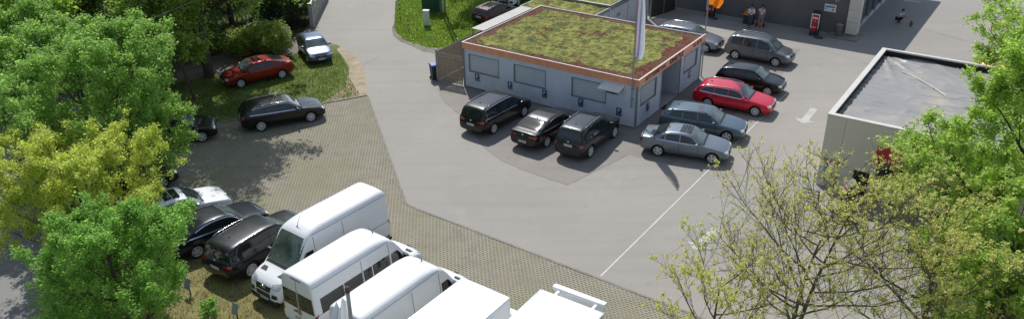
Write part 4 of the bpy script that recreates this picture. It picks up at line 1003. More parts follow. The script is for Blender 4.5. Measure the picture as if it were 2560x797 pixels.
MB().lathe([(.20, 0), (.23, .05), (.24, .78), (.22, .80)], 20).build('bin_body', M('bin_grey', (.13, .13, .125), .7), lb, True, 40)
MB().lathe([(.25, .80), (.26, .86), (.20, .90), (.12, .91), (.11, .86)], 20).build('rim', MT['galv'], lb, True, 40)
MT['red'] = M('station_red', (.50, .018, .03), .4)
def station(label, o, rz, group):
    t = thing('vacuum_station', label, 'vacuum station', o, rz, group)
    MB().add([(-.30, -.22, .02), (.30, -.22, .02), (.30, .26, .02), (-.30, .26, .02), (-.30, -.16, 1.66), (.30, -.16, 1.66), (.30, .26, 1.78), (-.30, .26, 1.78)],
             [(3, 2, 1, 0), (0, 1, 5, 4), (1, 2, 6, 5), (2, 3, 7, 6), (3, 0, 4, 7), (4, 5, 6, 7)]).build('housing', MT['binblack'], t)
    f = lambda x, z, d=0: (x, -.22 + .06 * (z - .02) / 1.64 - .008 - d, z)
    MB().add([f(-.30, .55), f(.30, .55), f(.30, 1.64), f(-.30, 1.64)], [(0, 1, 2, 3)]).build('white_frame', MT['white'], t)
    rp = MB().add([f(-.23, .35, .012), f(.23, .35, .012), f(.23, 1.57, .012), f(-.23, 1.57, .012)], [(0, 1, 2, 3)]).build('red_front', MT['red'], t)
    for z0, z1, w in ((1.28, 1.40, .20), (.62, .67, .18), (1.12, 1.15, .05)): MB().add([f(-w, z0, .018), f(w, z0, .018), f(w, z1, .018), f(-w, z1, .018)], [(0, 1, 2, 3)]).build('front_print', MT['white'], rp)
    pts = [(.20, -.26, .95), (.22, -.38, .8), (.16, -.40, .4), (.10, -.42, .12), (.2, -.55, .04), (.45, -.66, .035), (.70, -.60, .035), (.78, -.40, .035), (.6, -.28, .035), (.34, -.30, .035)]
    MB().tube(pts, .035, 8).build('hose', MT['tyre'], t, True)
    return t
station('red and white vacuum station with a coiled hose left of the info board', local(HC, -2.72, -1.05), TH, 'vacuum stations')
station('red and white vacuum station half hidden by the orange flag', local(HC, -10.9, -.75), TH, 'vacuum stations')
station('red and white vacuum station in front of the beige wash building', (15.35, 33.25, 0), TH - R(60), 'vacuum stations')
MT['orange'] = M('bin_orange', (.58, .18, .025), .5)
gb = thing('grit_bin', 'dark bin with a sloping orange lid beside the man in jeans', 'bin', local(HC, -7.75, -.85), TH)
MB().b2((-.34, -.32, 0), (.34, .32, .72), 0, .03).build('bin_body', MT['binblack'], gb)
MB().add([(-.38, -.38, .72), (.38, -.38, .72), (.38, .36, .72), (-.38, .36, .72), (-.36, -.34, .80), (.36, -.34, .80), (.36, .34, 1.02), (-.36, .34, 1.02)], [(3, 2, 1, 0), (0, 1, 5, 4), (1, 2, 6, 5), (2, 3, 7, 6), (3, 0, 4, 7), (4, 5, 6, 7)]).build('lid', MT['orange'], gb)
ht_ = thing('hand_truck', 'red hand truck standing behind the two men', 'hand truck', local(HC, -6.75, -1.15), TH)
MT['truckred'] = M('truck_red', (.42, .05, .025), .5)
mb = MB()
for x in (-.22, .22): mb.tube([(x, 0, .12), (x, .18, 1.25)], .018, 6)
for z in (.35, .65, .95, 1.25): mb.tube([(-.22, .16 * (z - .12), z), (.22, .16 * (z - .12), z)], .014, 6)
mb.b2((-.25, -.30, .03), (.25, .0, .05)); mb.build('frame', MT['truckred'], ht_)
for x in (-.27, .27): MB().lathe([(0, -.03), (.13, -.03), (.13, .03), (0, .03)], 16, 0, 'x', (x, .08, .13)).build('wheel', MT['tyre'], ht_)
bk = thing('canister', 'small brown canister standing on the ground by the crouching man', 'canister', (30.28, 60.8, 0), TH)
MB().b2((-.11, -.08, 0), (.11, .08, .34), 0, .02).build('can_body', M('canister_brown', (.20, .10, .03), .5), bk)
MB().lathe([(.035, .34), (.035, .40), (0, .40)], 10).build('cap', MT['binblack'], bk); MB().tube([(-.07, 0, .34), (-.05, 0, .41), (.02, 0, .41)], .012, 6).build('handle', MT['binblack'], bk)

# ------------------------------------------------------------------ beige wash building
MT['beige'] = M('beige_panel', (.68, .62, .515), .8, 0, (.61, .56, .465), .7, 6, .1)
WO = Vector((15.07, 36.33, 0)); WH = 3.8; WL, WD = 13.5, 11.05
wb = thing('wash_building', 'beige flat-roofed wash building with a sagging grey membrane roof', 'building', WO, TH)
DX = (1.62, 2.35)
mb = MB(); mb.b2((0, 0, 0), (DX[0], .2, WH - .08)); mb.b2((DX[0], .004, 1.25), (DX[1], .2, WH - .08)); mb.b2((DX[1], 0, 0), (WL, .2, 1.0)); mb.b2((DX[1], 0, 1.0), (2.6, .2, WH - .08)); mb.b2((2.6, .004, 1.95), (WL, .2, WH - .08)); mb.b2((6.6, .0, 1.0), (WL, .2, 1.946))
mb.b2((0, .204, 0), (.2, WD, WH - .08)); mb.b2((WL - .2, .204, 0), (WL, WD, WH - .08)); mb.b2((.204, WD - .2, 0), (WL - .204, WD, WH - .08)); mb.build('wall', MT['beige'], wb)
mb = MB()
for x in (.87, 6.2): mb.b2((x - .008, -.006, 0), (x + .008, -.001, WH - .08))
mb.build('panel_joint', MT['frame'], wb)
MB().b2((DX[0] + .01, .06, 0), (DX[1] - .01, .12, 1.24)).build('service_hatch', MT['gap'], wb)
MB().b2((2.62, .08, 1.01), (6.58, .14, 1.94)).build('window', MT['glass'], wb)
mb = MB(); mb.b2((-.02, -.02, WH - .08), (WL + .02, .24, WH)); mb.b2((-.02, .24, WH - .08), (.24, WD - .2, WH)); mb.b2((WL - .24, .24, WH - .08), (WL + .02, WD - .2, WH)); mb.b2((-.02, WD - .2, WH - .08), (WL + .02, WD + .02, WH)); mb.build('parapet_coping', M('pale_coping', (.62, .60, .54), .45, .2, (.54, .52, .47), 3), wb)
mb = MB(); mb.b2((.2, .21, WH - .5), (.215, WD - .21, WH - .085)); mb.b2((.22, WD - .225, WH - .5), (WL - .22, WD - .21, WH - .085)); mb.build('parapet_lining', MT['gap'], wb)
def memb_mat():
    m, nt, N, L, p = new_mat('roof_membrane'); c = coords(nt)
    n1 = noise(nt, c, .35, 5, .6); n2 = noise(nt, c, 1.1, 5, .7)
    col = ramp(nt, n1, [(.34, (.36, .325, .27)), (.46, (.27, .263, .255)), (.7, (.225, .222, .22))])
    L.new(mixc(nt, ramp(nt, n2, [(.5, (0, 0, 0)), (.75, (.5, .5, .5))]), col, (.26, .25, .235)), p.inputs['Base Color'])
    r = node(nt, 'ShaderNodeMapRange'); L.new(n2, r.inputs[0]); r.inputs['From Min'].default_value = .35; r.inputs['From Max'].default_value = .7; r.inputs['To Min'].default_value = .42; r.inputs['To Max'].default_value = .7
    L.new(r.outputs[0], p.inputs['Roughness']); p.inputs['Specular IOR Level'].default_value = .35
    mp = node(nt, 'ShaderNodeMapping'); mp.inputs['Scale'].default_value = (.8, 1.5, 1); mp.inputs['Rotation'].default_value = (0, 0, R(35)); L.new(c, mp.inputs[0])
    L.new(bump(nt, noise(nt, mp.outputs[0], 1.1, 2, .5), .3, .08), p.inputs['Normal'])
    return m
def mf(u, v):
    x, y = .22 + (WL - .44) * u, .22 + (WD - .44) * v
    z = WH - .36 - .08 * math.sin(u * math.pi) * math.sin(v * math.pi)
    de = min(x, 4)                                               # folds fanning out from the left edge and corners
    z += .09 * math.exp(-x / .9) * (math.sin(y * 9 + 2 * math.sin(y * 1.3)) ) * (.5 + .5 * mnoise.noise((y, 0, 0)))
    r1 = math.hypot(x, WD - y); a1 = math.atan2(WD - y, x); z += .10 * math.exp(-abs(r1 - 1.8) / 1.5) * max(0, math.sin(a1 * 17)) ** 2
    for k in range(7):
        yy = 2.2 + k * .75; q = (y - yy - .45 * math.sin((x - 1.2) * .55 + k)) / .05
        z += .05 * math.exp(-q * q) * math.exp(-((x - 2.6 - .25 * k) / 1.6) ** 2)
    rdg = 1 - abs(mnoise.noise((x * .55 + .5 * y, y * .9 - .2 * x, 7))) * 4
    return (x, y, z + .02 * mnoise.noise((x * .8, y * .8, 5)) + .035 * max(0, rdg) ** 2)
MB().grid(mf, 150, 150).build('roof_membrane', memb_mat(), wb, True)
hs = MB().tube([(x, y, WH - .36 + .02) for x, y in ((1.6, 8.6), (2.1, 8.3), (2.9, 7.6), (3.6, 6.9), (4.2, 6.2))], .025, 6).build('roof_hose', MT['white_paint'], None); 
hs.location = WO; hs.rotation_euler = (0, 0, TH); tag(hs, 'pale hose lying across the grey membrane roof', 'hose')
ps = MB().b2((.17, -.05, .72), (.95, -.008, 1.52)).build('poster', MT['white'], wb)
MB().b2((.17, -.060, 1.36), (.95, -.052, 1.52)).build('poster_header', MT['red'], ps)
lettering('poster_text', 'Autowäsche', .12, MT['white'], ps, (.56, -.062, 1.44), (R(90), 0, 0), .002, .6)
MB().b2((.22, -.056, .8), (.42, -.052, 1.3)).build('poster_picture', MT['print_blue'], ps)
bn = MB().b2((2.45, -.07, 1.98), (6.7, -.008, 2.75)).build('banner', MT['red'], wb)
lettering('banner_text', 'CAR  WASH', .5, MT['white'], bn, (5.1, -.074, 2.36), (R(90), 0, 0), .003, 2.4, .01)
rk = thing('mat_rack', 'low dark rack for beating car mats behind the bare tree', 'rack', (14.05, 34.3, 0), TH)
mb = MB()
for x in (-.4, .4): mb.tube([(x, -.2, 0), (x, 0, .85), (x, .2, 0)], .025, 6)
for k in range(6): mb.tube([(-.4, -.18 + k * .03, .1 + k * .14), (.4, -.18 + k * .03, .1 + k * .14)], .018, 6)
mb.build('frame', MT['binblack'], rk); MB().b2((-.42, -.04, .84), (.42, .06, .88)).build('top_bar', MT['galv'], rk)

# red car and red board beyond the wash building
rb_ = thing('advert_board', 'red board with white print behind the wash building', 'sign', (33.6, 52.6, 0), R(-35))
MB().b2((-.75, -.03, .5), (.75, .03, 1.5)).build('panel', MT['red'], rb_)
MB().b2((-.6, -.042, .95), (-.2, -.034, 1.3)).build('printed_mark', MT['white'], rb_); MB().b2((0, -.042, .9), (.55, -.034, 1.1)).build('printed_mark', MT['white'], rb_)
for x in (-.6, .6): MB().b2((x - .03, .034, 0), (x + .03, .09, 1.5)).build('leg', MT['galv'], rb_)
car('parked_car', 'red hatchback behind the far edge of the wash building roof', 'car', (32.3, 51.0), 200, spec('hatch', 4.1, 1.72, 1.46, 2.5, .8, .30, P_RED, num='M WA 15'))

# ------------------------------------------------------------------ verge furniture
gc = thing('green_container', 'tall dark green container on the grass verge', 'container', (-6.35, 66.6, 0), R(-4))
MT['cgreen'] = M('container_green', (.012, .095, .042), .5, 0, (.01, .075, .034), 2)
MB().b2((-.72, -.6, .05), (.72, .6, 2.5), 0, .03).build('body', MT['cgreen'], gc)
mb = MB()
for x in (-.5, -.17, .17, .5): mb.b2((x - .03, -.625, .2), (x + .03, -.602, 2.35))
mb.build('rib', MT['cgreen'], gc); MB().b2((-.76, -.64, 2.5), (.76, .64, 2.56), 0, .01).build('lid', MT['cgreen'], gc)
ec = thing('utility_cabinet', 'small white utility cabinet on the grass verge', 'cabinet', (-6.42, 62.4, 0), R(-12))
MB().b2((-.22, -.16, .08), (.22, .16, 1.22), 0, .02).build('body', MT['white_paint'], ec)
MB().b2((-.25, -.19, 1.22), (.25, .19, 1.28), 0, .015).build('roof', MT['white_paint'], ec); MB().b2((-.20, -.14, 0), (.20, .14, .08)).build('plinth', G_KERB, ec); MB().b2((-.19, -.168, .15), (.19, -.162, 1.15)).build('door', MT['white'], ec)
for i, (x, y, la) in enumerate(((-8.72, 64.5, 'striped black and white marker post at the road edge, farther of two'), (-7.75, 61.5, 'striped black and white marker post standing in the bright grass, nearer of two'))):
    t = thing('marker_post', la, 'marker post', (x, y, 0), 0, 'striped marker posts'); h = 1.6 if i == 0 else 1.15
    MB().tube([(0, 0, 0), (0, 0, h)], .035, 8).build('post', MT['ink'], t)
    for k in range(int(h / .36)): MB().lathe([(.037, .14 + k * .36), (.037, .32 + k * .36)], 8).build('white_band', MT['white'], t)
lp = thing('utility_pole', 'grey double-tube utility pole behind the white cabinet', 'pole', (-5.35, 65.6, 0), 0)
for x in (-.13, .13): MB().tube([(x, 0, 0), (x, 0, 9.5)], [.085, .07], 10).build('pole', M('pole_grey', (.20, .23, .23), .6), lp, True, 60)
for z in (1.2, 3.4, 6, 8.6): MB().b2((-.2, -.09, z), (.2, .09, z + .05)).build('clamp', MT['galv'], lp)

gt = thing('sliding_gate', 'grey metal sliding gate panel standing open at the road entrance', 'gate', (-15.25, 62.55, 0), math.atan2(6.9, -.35))
MT['gatemet'] = M('gate_metal', (.21, .235, .265), .5, .3, (.10, .115, .14), 2)
MB().b2((.12, -.03, .16), (8.5, .03, 1.82)).build('panel', MT['gatemet'], gt)
mb = MB(); mb.b2((.0, -.06, .10), (.115, .06, 1.9)); mb.b2((.12, -.05, 1.825), (8.5, .05, 1.9)); mb.b2((.12, -.05, .08), (8.5, .05, .155)); mb.build('frame', MT['galv'], gt)
MB().b2((-.28, -.16, 0), (-.12, .16, 1.95), 0, .01).build('guide_post', MT['galv'], gt)
mf_ = thing('slat_fence', 'dark upright-bar fence in front of the hedge beside the sliding gate', 'fence', (-18.9, 62.3, 0), R(1))
for k in range(31): MB().b2((k * .11, -.012, .06), (k * .11 + .035, .012, 1.75)).build('bar', MT['binblack'], mf_)
for z in (.2, 1.6): MB().b2((-.02, .014, z), (3.4, .04, z + .05)).build('rail', MT['binblack'], mf_)
for x, y, la in ((-13.1, 27.75, 'small dark board on a stake at the edge of the green tree'), (-10.7, 26.05, 'small dark board on a stake in front of the white high-roof van')):
    t = thing('stake_sign', la, 'sign', (x, y, 0), R(-30), 'small boards on stakes')
    MB().b2((-.02, -.02, 0), (.02, .02, .62)).build('stake', MT['darkwood'], t)
    MB().box((0, -.035, .56), (.30, .025, .46), 0, Matrix.Rotation(R(-22), 3, 'X')).build('board', MT['frame'], t)
cb = MB()
p0, p1 = Vector((-27.0, 24.2, 6.9)), Vector((-10.5, 62.2, 7.3)); cb.tube([p0.lerp(p1, k / 24) - Vector((0, 0, .8 * math.sin(math.pi * k / 24) - .6)) for k in range(9, 25)], .012, 6)
tag(cb.build('overhead_cable', MT['frame']), 'thin grey overhead cable crossing in front of the dark trees', 'cable')

# ------------------------------------------------------------------ people
def skin_mesh(verts, edges, root=0, sub=1):
    names = list(verts); me = bpy.data.meshes.new('sk'); me.from_pydata([verts[k][0] for k in names], [(names.index(a), names.index(b)) for a, b in edges], [])
    o = bpy.data.objects.new('sk', me); COL.objects.link(o); o.modifiers.new('k', 'SKIN')
    for i, k in enumerate(names):
        r = verts[k][1]; sv_ = me.skin_vertices[0].data[i]; sv_.radius = r if isinstance(r, tuple) else (r, r); sv_.use_root = (i == root)
    s = o.modifiers.new('s', 'SUBSURF'); s.levels = sub; s.render_levels = sub
    out = bpy.data.meshes.new_from_object(o.evaluated_get(bpy.context.evaluated_depsgraph_get()))
    bpy.data.objects.remove(o); return out
def person(label, loc, rz, J, shirt, trousers, hairc, shoe, short=False, sleeves=True, group=None):
    t = thing('person', label, 'person', loc, rz, group)
    Rd = dict(pel=.125, sp=.115, ch=.135, nk=.052, hd=.088, ht=.075, shl=.06, ell=.045, wrl=.032, hal=.036, shr=.06, elr=.045, wrr=.032, har=.036, hpl=.09, knl=.062, anl=.042, tol=.04, hpr=.09, knr=.062, anr=.042, tor=.04, ns=.018)
    V = {k: (J[k], Rd[k]) for k in Rd if k in J}
    hd, nk = Vector(J['hd']), Vector(J['nk'])
    E = [('pel', 'sp'), ('sp', 'ch'), ('ch', 'nk'), ('nk', 'hd'), ('hd', 'ht')]
    for s in 'lr': E += [('ch', 'sh' + s), ('sh' + s, 'el' + s), ('el' + s, 'wr' + s), ('wr' + s, 'ha' + s), ('pel', 'hp' + s), ('hp' + s, 'kn' + s), ('kn' + s, 'an' + s), ('an' + s, 'to' + s)]
    me = skin_mesh(V, E, 0, 2)
    b = MB(); b.v = [tuple(v.co) for v in me.vertices]; b.f = [tuple(p.vertices) for p in me.polygons]; b.m = [0] * len(b.f)
    for s in 'lr':                                             # five curled fingers on each hand
        h = Vector(J['ha' + s]); d = (h - Vector(J['wr' + s])).normalized(); side = d.cross(Vector((0, 0, 1)) if abs(d.z) < .9 else Vector((0, 1, 0))).normalized(); pal = d.cross(side)
        for k, ln in enumerate((.062, .075, .08, .072, .058)):
            if k == 0: q = h - d * .01 + side * .035; b.tube([q, q + side * .03 + d * .02, q + side * .035 + d * .05], [.011, .010, .007], 6)
            else:
                q = h + d * .02 + side * (.032 - k * .017); b.tube([q, q + d * ln * .5, q + d * ln * .8 + pal * .02, q + d * ln * .85 + pal * .04], [.010, .0095, .009, .006], 6)
    f = Vector(J['face']).normalized(); r = f.cross(Vector((0, 0, 1))).normalized(); u = r.cross(f)
    b.tube([hd + f * .075 + u * .035, hd + f * .112 - u * .012, hd + f * .085 - u * .03], [.012, .018, .014], 6)
    for sgn in (-1, 1): b.tube([hd + r * sgn * .083 + u * .03, hd + r * sgn * .098 - u * .01, hd + r * sgn * .085 - u * .04], [.012, .018, .01], 6)
    b.build('body', MT['skin'], t, True)
    ey = MB()
    for sgn in (-1, 1): ey.lathe([(0, -.012), (.012, 0), (0, .012)], 8, 0, 'z', hd + f * .084 + r * sgn * .032 + u * .022)
    ey.tube([hd + f * .088 - u * .052 - r * .025, hd + f * .092 - u * .054, hd + f * .088 - u * .052 + r * .025], .006, 5)
    ey.build('eyes', MT['ink'], t)
    ha = MB(); c = Vector(J['ht']) * .35 + hd * .65 - f * .018 + u * .03
    def hf(a, e):
        th_ = a * 2 * math.pi; ph = e * math.pi * .62; dv = (r * math.cos(th_) + f * math.sin(th_)) * math.sin(ph) + u * math.cos(ph)
        k = .108 * (1 + .05 * math.sin(th_ * 5)); 
        if dv.dot(f) > .45 and dv.dot(u) < .5: k *= .80
        return c + dv * k
    ha.grid(hf, 20, 10).build('hair', hairc, t, True)
    g = .016
    top = {k: (J[k], Rd[k] + g) for k in ('pel', 'sp', 'ch', 'shl', 'shr')}; top['pel'] = (J['pel'], Rd['pel'] + .012)
    te = [('pel', 'sp'), ('sp', 'ch'), ('ch', 'shl'), ('ch', 'shr')]
    for s in 'lr':
        sh, el, wr = Vector(J['sh' + s]), Vector(J['el' + s]), Vector(J['wr' + s])
        if sleeves: top['e' + s] = (el, Rd['ell'] + g); top['w' + s] = (el.lerp(wr, .85), Rd['wrl'] + g); te += [('sh' + s, 'e' + s), ('e' + s, 'w' + s)]
        else: top['e' + s] = (sh.lerp(el, .7), Rd['ell'] + g + .012); te += [('sh' + s, 'e' + s)]
    a = addobj('shirt', skin_mesh(top, te, 0, 2), t); a.data.materials.clear(); a.data.materials.append(shirt)
    lo = {'pel': (Vector(J['pel']) - Vector((0, 0, .02)), Rd['pel'] + .018)}; le = []
    for s in 'lr':
        hp, kn, an = Vector(J['hp' + s]), Vector(J['kn' + s]), Vector(J['an' + s])
        lo['hp' + s] = (hp, Rd['hpl'] + g); lo['kn' + s] = (kn, Rd['knl'] + g); le += [('pel', 'hp' + s), ('hp' + s, 'kn' + s)]
        if not short: lo['an' + s] = (kn.lerp(an, .93), Rd['anl'] + g); le += [('kn' + s, 'an' + s)]
    a = addobj('shorts' if short else 'trousers', skin_mesh(lo, le, 0, 2), t); a.data.materials.clear(); a.data.materials.append(trousers)
    for s in 'lr':
        an, to = Vector(J['an' + s]), Vector(J['to' + s])
        me2 = skin_mesh({'a': (an - Vector((0, 0, .03)), .05), 'b': (an.lerp(to, .5) - Vector((0, 0, .03)), .05), 'c': (to, .044)}, [('a', 'b'), ('b', 'c')], 0, 1)
        a = addobj('shoe', me2, t); a.data.materials.clear(); a.data.materials.append(shoe)
    for o in t.children:
        if o.type == 'MESH': o.data.polygons.foreach_set('use_smooth', [True] * len(o.data.polygons))
    return t
base = dict(pel=(0, 0, .96), sp=(0, 0, 1.14), ch=(0, .01, 1.34), nk=(0, .0, 1.52), hd=(0, -.03, 1.66), ht=(0, -.03, 1.745), face=(0, -1, -.05),
    shl=(.175, .01, 1.43), shr=(-.175, .01, 1.43), ell=(.235, .03, 1.15), elr=(-.235, .03, 1.15), wrl=(.24, -.06, .91), wrr=(-.24, -.06, .91), hal=(.235, -.09, .82), har=(-.235, -.09, .82),
    hpl=(.09, 0, .92), hpr=(-.09, 0, .92), knl=(.10, -.03, .50), knr=(-.10, -.03, .50), anl=(.11, .03, .09), anr=(-.11, .03, .09), tol=(.13, -.16, .045), tor=(-.13, -.16, .045))
C_WHITE = M('cloth_white', (.66, .68, .70), .9, 0, (.56, .58, .60), 8); C_JEAN = M('cloth_jeans', (.055, .075, .11), .9, 0, (.035, .05, .08), 9)
C_GREY = M('cloth_grey', (.20, .21, .225), .9); C_DARK = M('cloth_dark', (.012, .012, .014), .9); C_LAV = M('cloth_pale_pink', (.60, .54, .62), .9); HAIR = M('hair_dark', (.014, .010, .008), .7); SHOE = M('shoe_dark', (.03, .03, .032), .6); SHOEW = M('shoe_white', (.6, .6, .6), .6)
J1 = dict(base, hd=(0, -.07, 1.64), ht=(0, -.05, 1.73), face=(0, -1, -.55), ell=(.22, -.02, 1.15), elr=(-.22, -.02, 1.15), wrl=(.08, -.25, 1.20), wrr=(-.08, -.25, 1.20), hal=(.035, -.31, 1.23), har=(-.035, -.31, 1.23),
    knl=(.06, -.10, .50), anl=(-.02, -.06, .09), tol=(.0, -.24, .045), anr=(-.14, .02, .09), tor=(-.17, -.16, .045))
p1_ = person('man in white shirt and blue jeans looking down at his phone by the orange bin', (18.15, 60.95, 0), R(-20), J1, C_WHITE, C_JEAN, HAIR, SHOE, group='men standing at the hall wall')
ph = MB().box((0, 0, 0), (.075, .15, .012), 0, None, .004).build('phone', MT['ink']); ph.location = p1_.location + Matrix.Rotation(R(-20), 3, 'Z') @ Vector((0, -.36, 1.27)); ph.rotation_euler = (R(-35), 0, R(-20)); tag(ph, 'dark phone held by the man in jeans', 'phone')
J2 = dict(base, ch=(.02, .01, 1.33), hd=(.0, -.05, 1.65), face=(-.7, -1, -.3), wrl=(.20, -.12, .92), wrr=(-.10, -.18, 1.10), har=(-.05, -.24, 1.12), hal=(.16, -.16, .84), anl=(.08, .03, .09), tol=(.10, -.16, .045))
person('man in a pale T-shirt and grey shorts standing beside the man in jeans', (18.9, 60.85, 0), R(-28), J2, C_LAV, C_GREY, HAIR, SHOEW, True, False, 'men standing at the hall wall')
J3 = dict(pel=(0, .12, .32), sp=(0, .06, .48), ch=(0, -.06, .66), nk=(0, -.13, .82), hd=(0, -.20, .94), ht=(0, -.22, 1.025), face=(0, -1, -.25), shl=(.17, -.08, .74), shr=(-.17, -.08, .74), ell=(.23, -.28, .56), elr=(-.23, -.28, .56),
    wrl=(.12, -.46, .50), wrr=(-.12, -.46, .50), hal=(.07, -.53, .49), har=(-.07, -.53, .49), hpl=(.10, .10, .30), hpr=(-.10, .10, .30), knl=(.16, -.30, .46), knr=(-.16, -.32, .44), anl=(.12, .06, .10), anr=(-.12, .02, .09), tol=(.14, -.12, .045), tor=(-.14, -.16, .045))
person('man in a white shirt and dark trousers crouching in the hall shadow', (29.75, 61.75, 0), R(38), J3, C_WHITE, C_DARK, HAIR, SHOE, False, False)

# ------------------------------------------------------------------ trees
def np_mesh(name, verts, quads, mat, parent, smooth=False):
    me = bpy.data.meshes.new(name); nv, nf = len(verts), len(quads); k = quads.shape[1]
    me.vertices.add(nv); me.vertices.foreach_set('co', verts.astype(np.float32).ravel())
    me.loops.add(nf * k); me.loops.foreach_set('vertex_index', quads.astype(np.int32).ravel())
    me.polygons.add(nf); me.polygons.foreach_set('loop_start', np.arange(0, nf * k, k, dtype=np.int32))
    try: me.polygons.foreach_set('loop_total', np.full(nf, k, dtype=np.int32))
    except Exception: pass
    if smooth: me.polygons.foreach_set('use_smooth', np.ones(nf, dtype=bool))
    me.materials.append(mat); me.update(calc_edges=True); me.validate()
    return addobj(name, me, parent)

def np_tube(pts, rs, n):
    pts = np.asarray(pts, float); N = len(pts); t = np.gradient(pts, axis=0); t /= np.linalg.norm(t, axis=1)[:, None] + 1e-9
    a = np.cross(t, (.31, .87, .38)); a /= np.linalg.norm(a, axis=1)[:, None] + 1e-9; b = np.cross(t, a)
    th = np.arange(n) * 2 * np.pi / n
    v = pts[:, None] + (a[:, None] * np.cos(th)[None, :, None] + b[:, None] * np.sin(th)[None, :, None]) * np.asarray(rs)[:, None, None]
    i = np.arange(N - 1)[:, None] * n; k = np.arange(n)[None]
    q = np.stack([i + k, i + (k + 1) % n, i + n + (k + 1) % n, i + n + k], -1).reshape(-1, 4)
    return v.reshape(-1, 3), q

def leaves(rng, cen, size, up=.6, aspect=1.7, jitter=.45):
    n = len(cen); nor = rng.normal(size=(n, 3)); nor[:, 2] = np.abs(nor[:, 2]) + up; nor /= np.linalg.norm(nor, axis=1)[:, None]
    a = np.cross(nor, rng.normal(size=(n, 3))); a /= np.linalg.norm(a, axis=1)[:, None] + 1e-9; b = np.cross(nor, a)
    s = (size * np.exp(rng.normal(size=n) * jitter * .7))[:, None]; l = s * .5; w = s * .5 / aspect * 1.35
    fold = nor * s * .12
    v = np.stack([cen - a * l, cen + b * w + fold, cen + a * l, cen - b * w + fold], 1).reshape(-1, 3)
    return v, np.arange(4 * n).reshape(-1, 4)

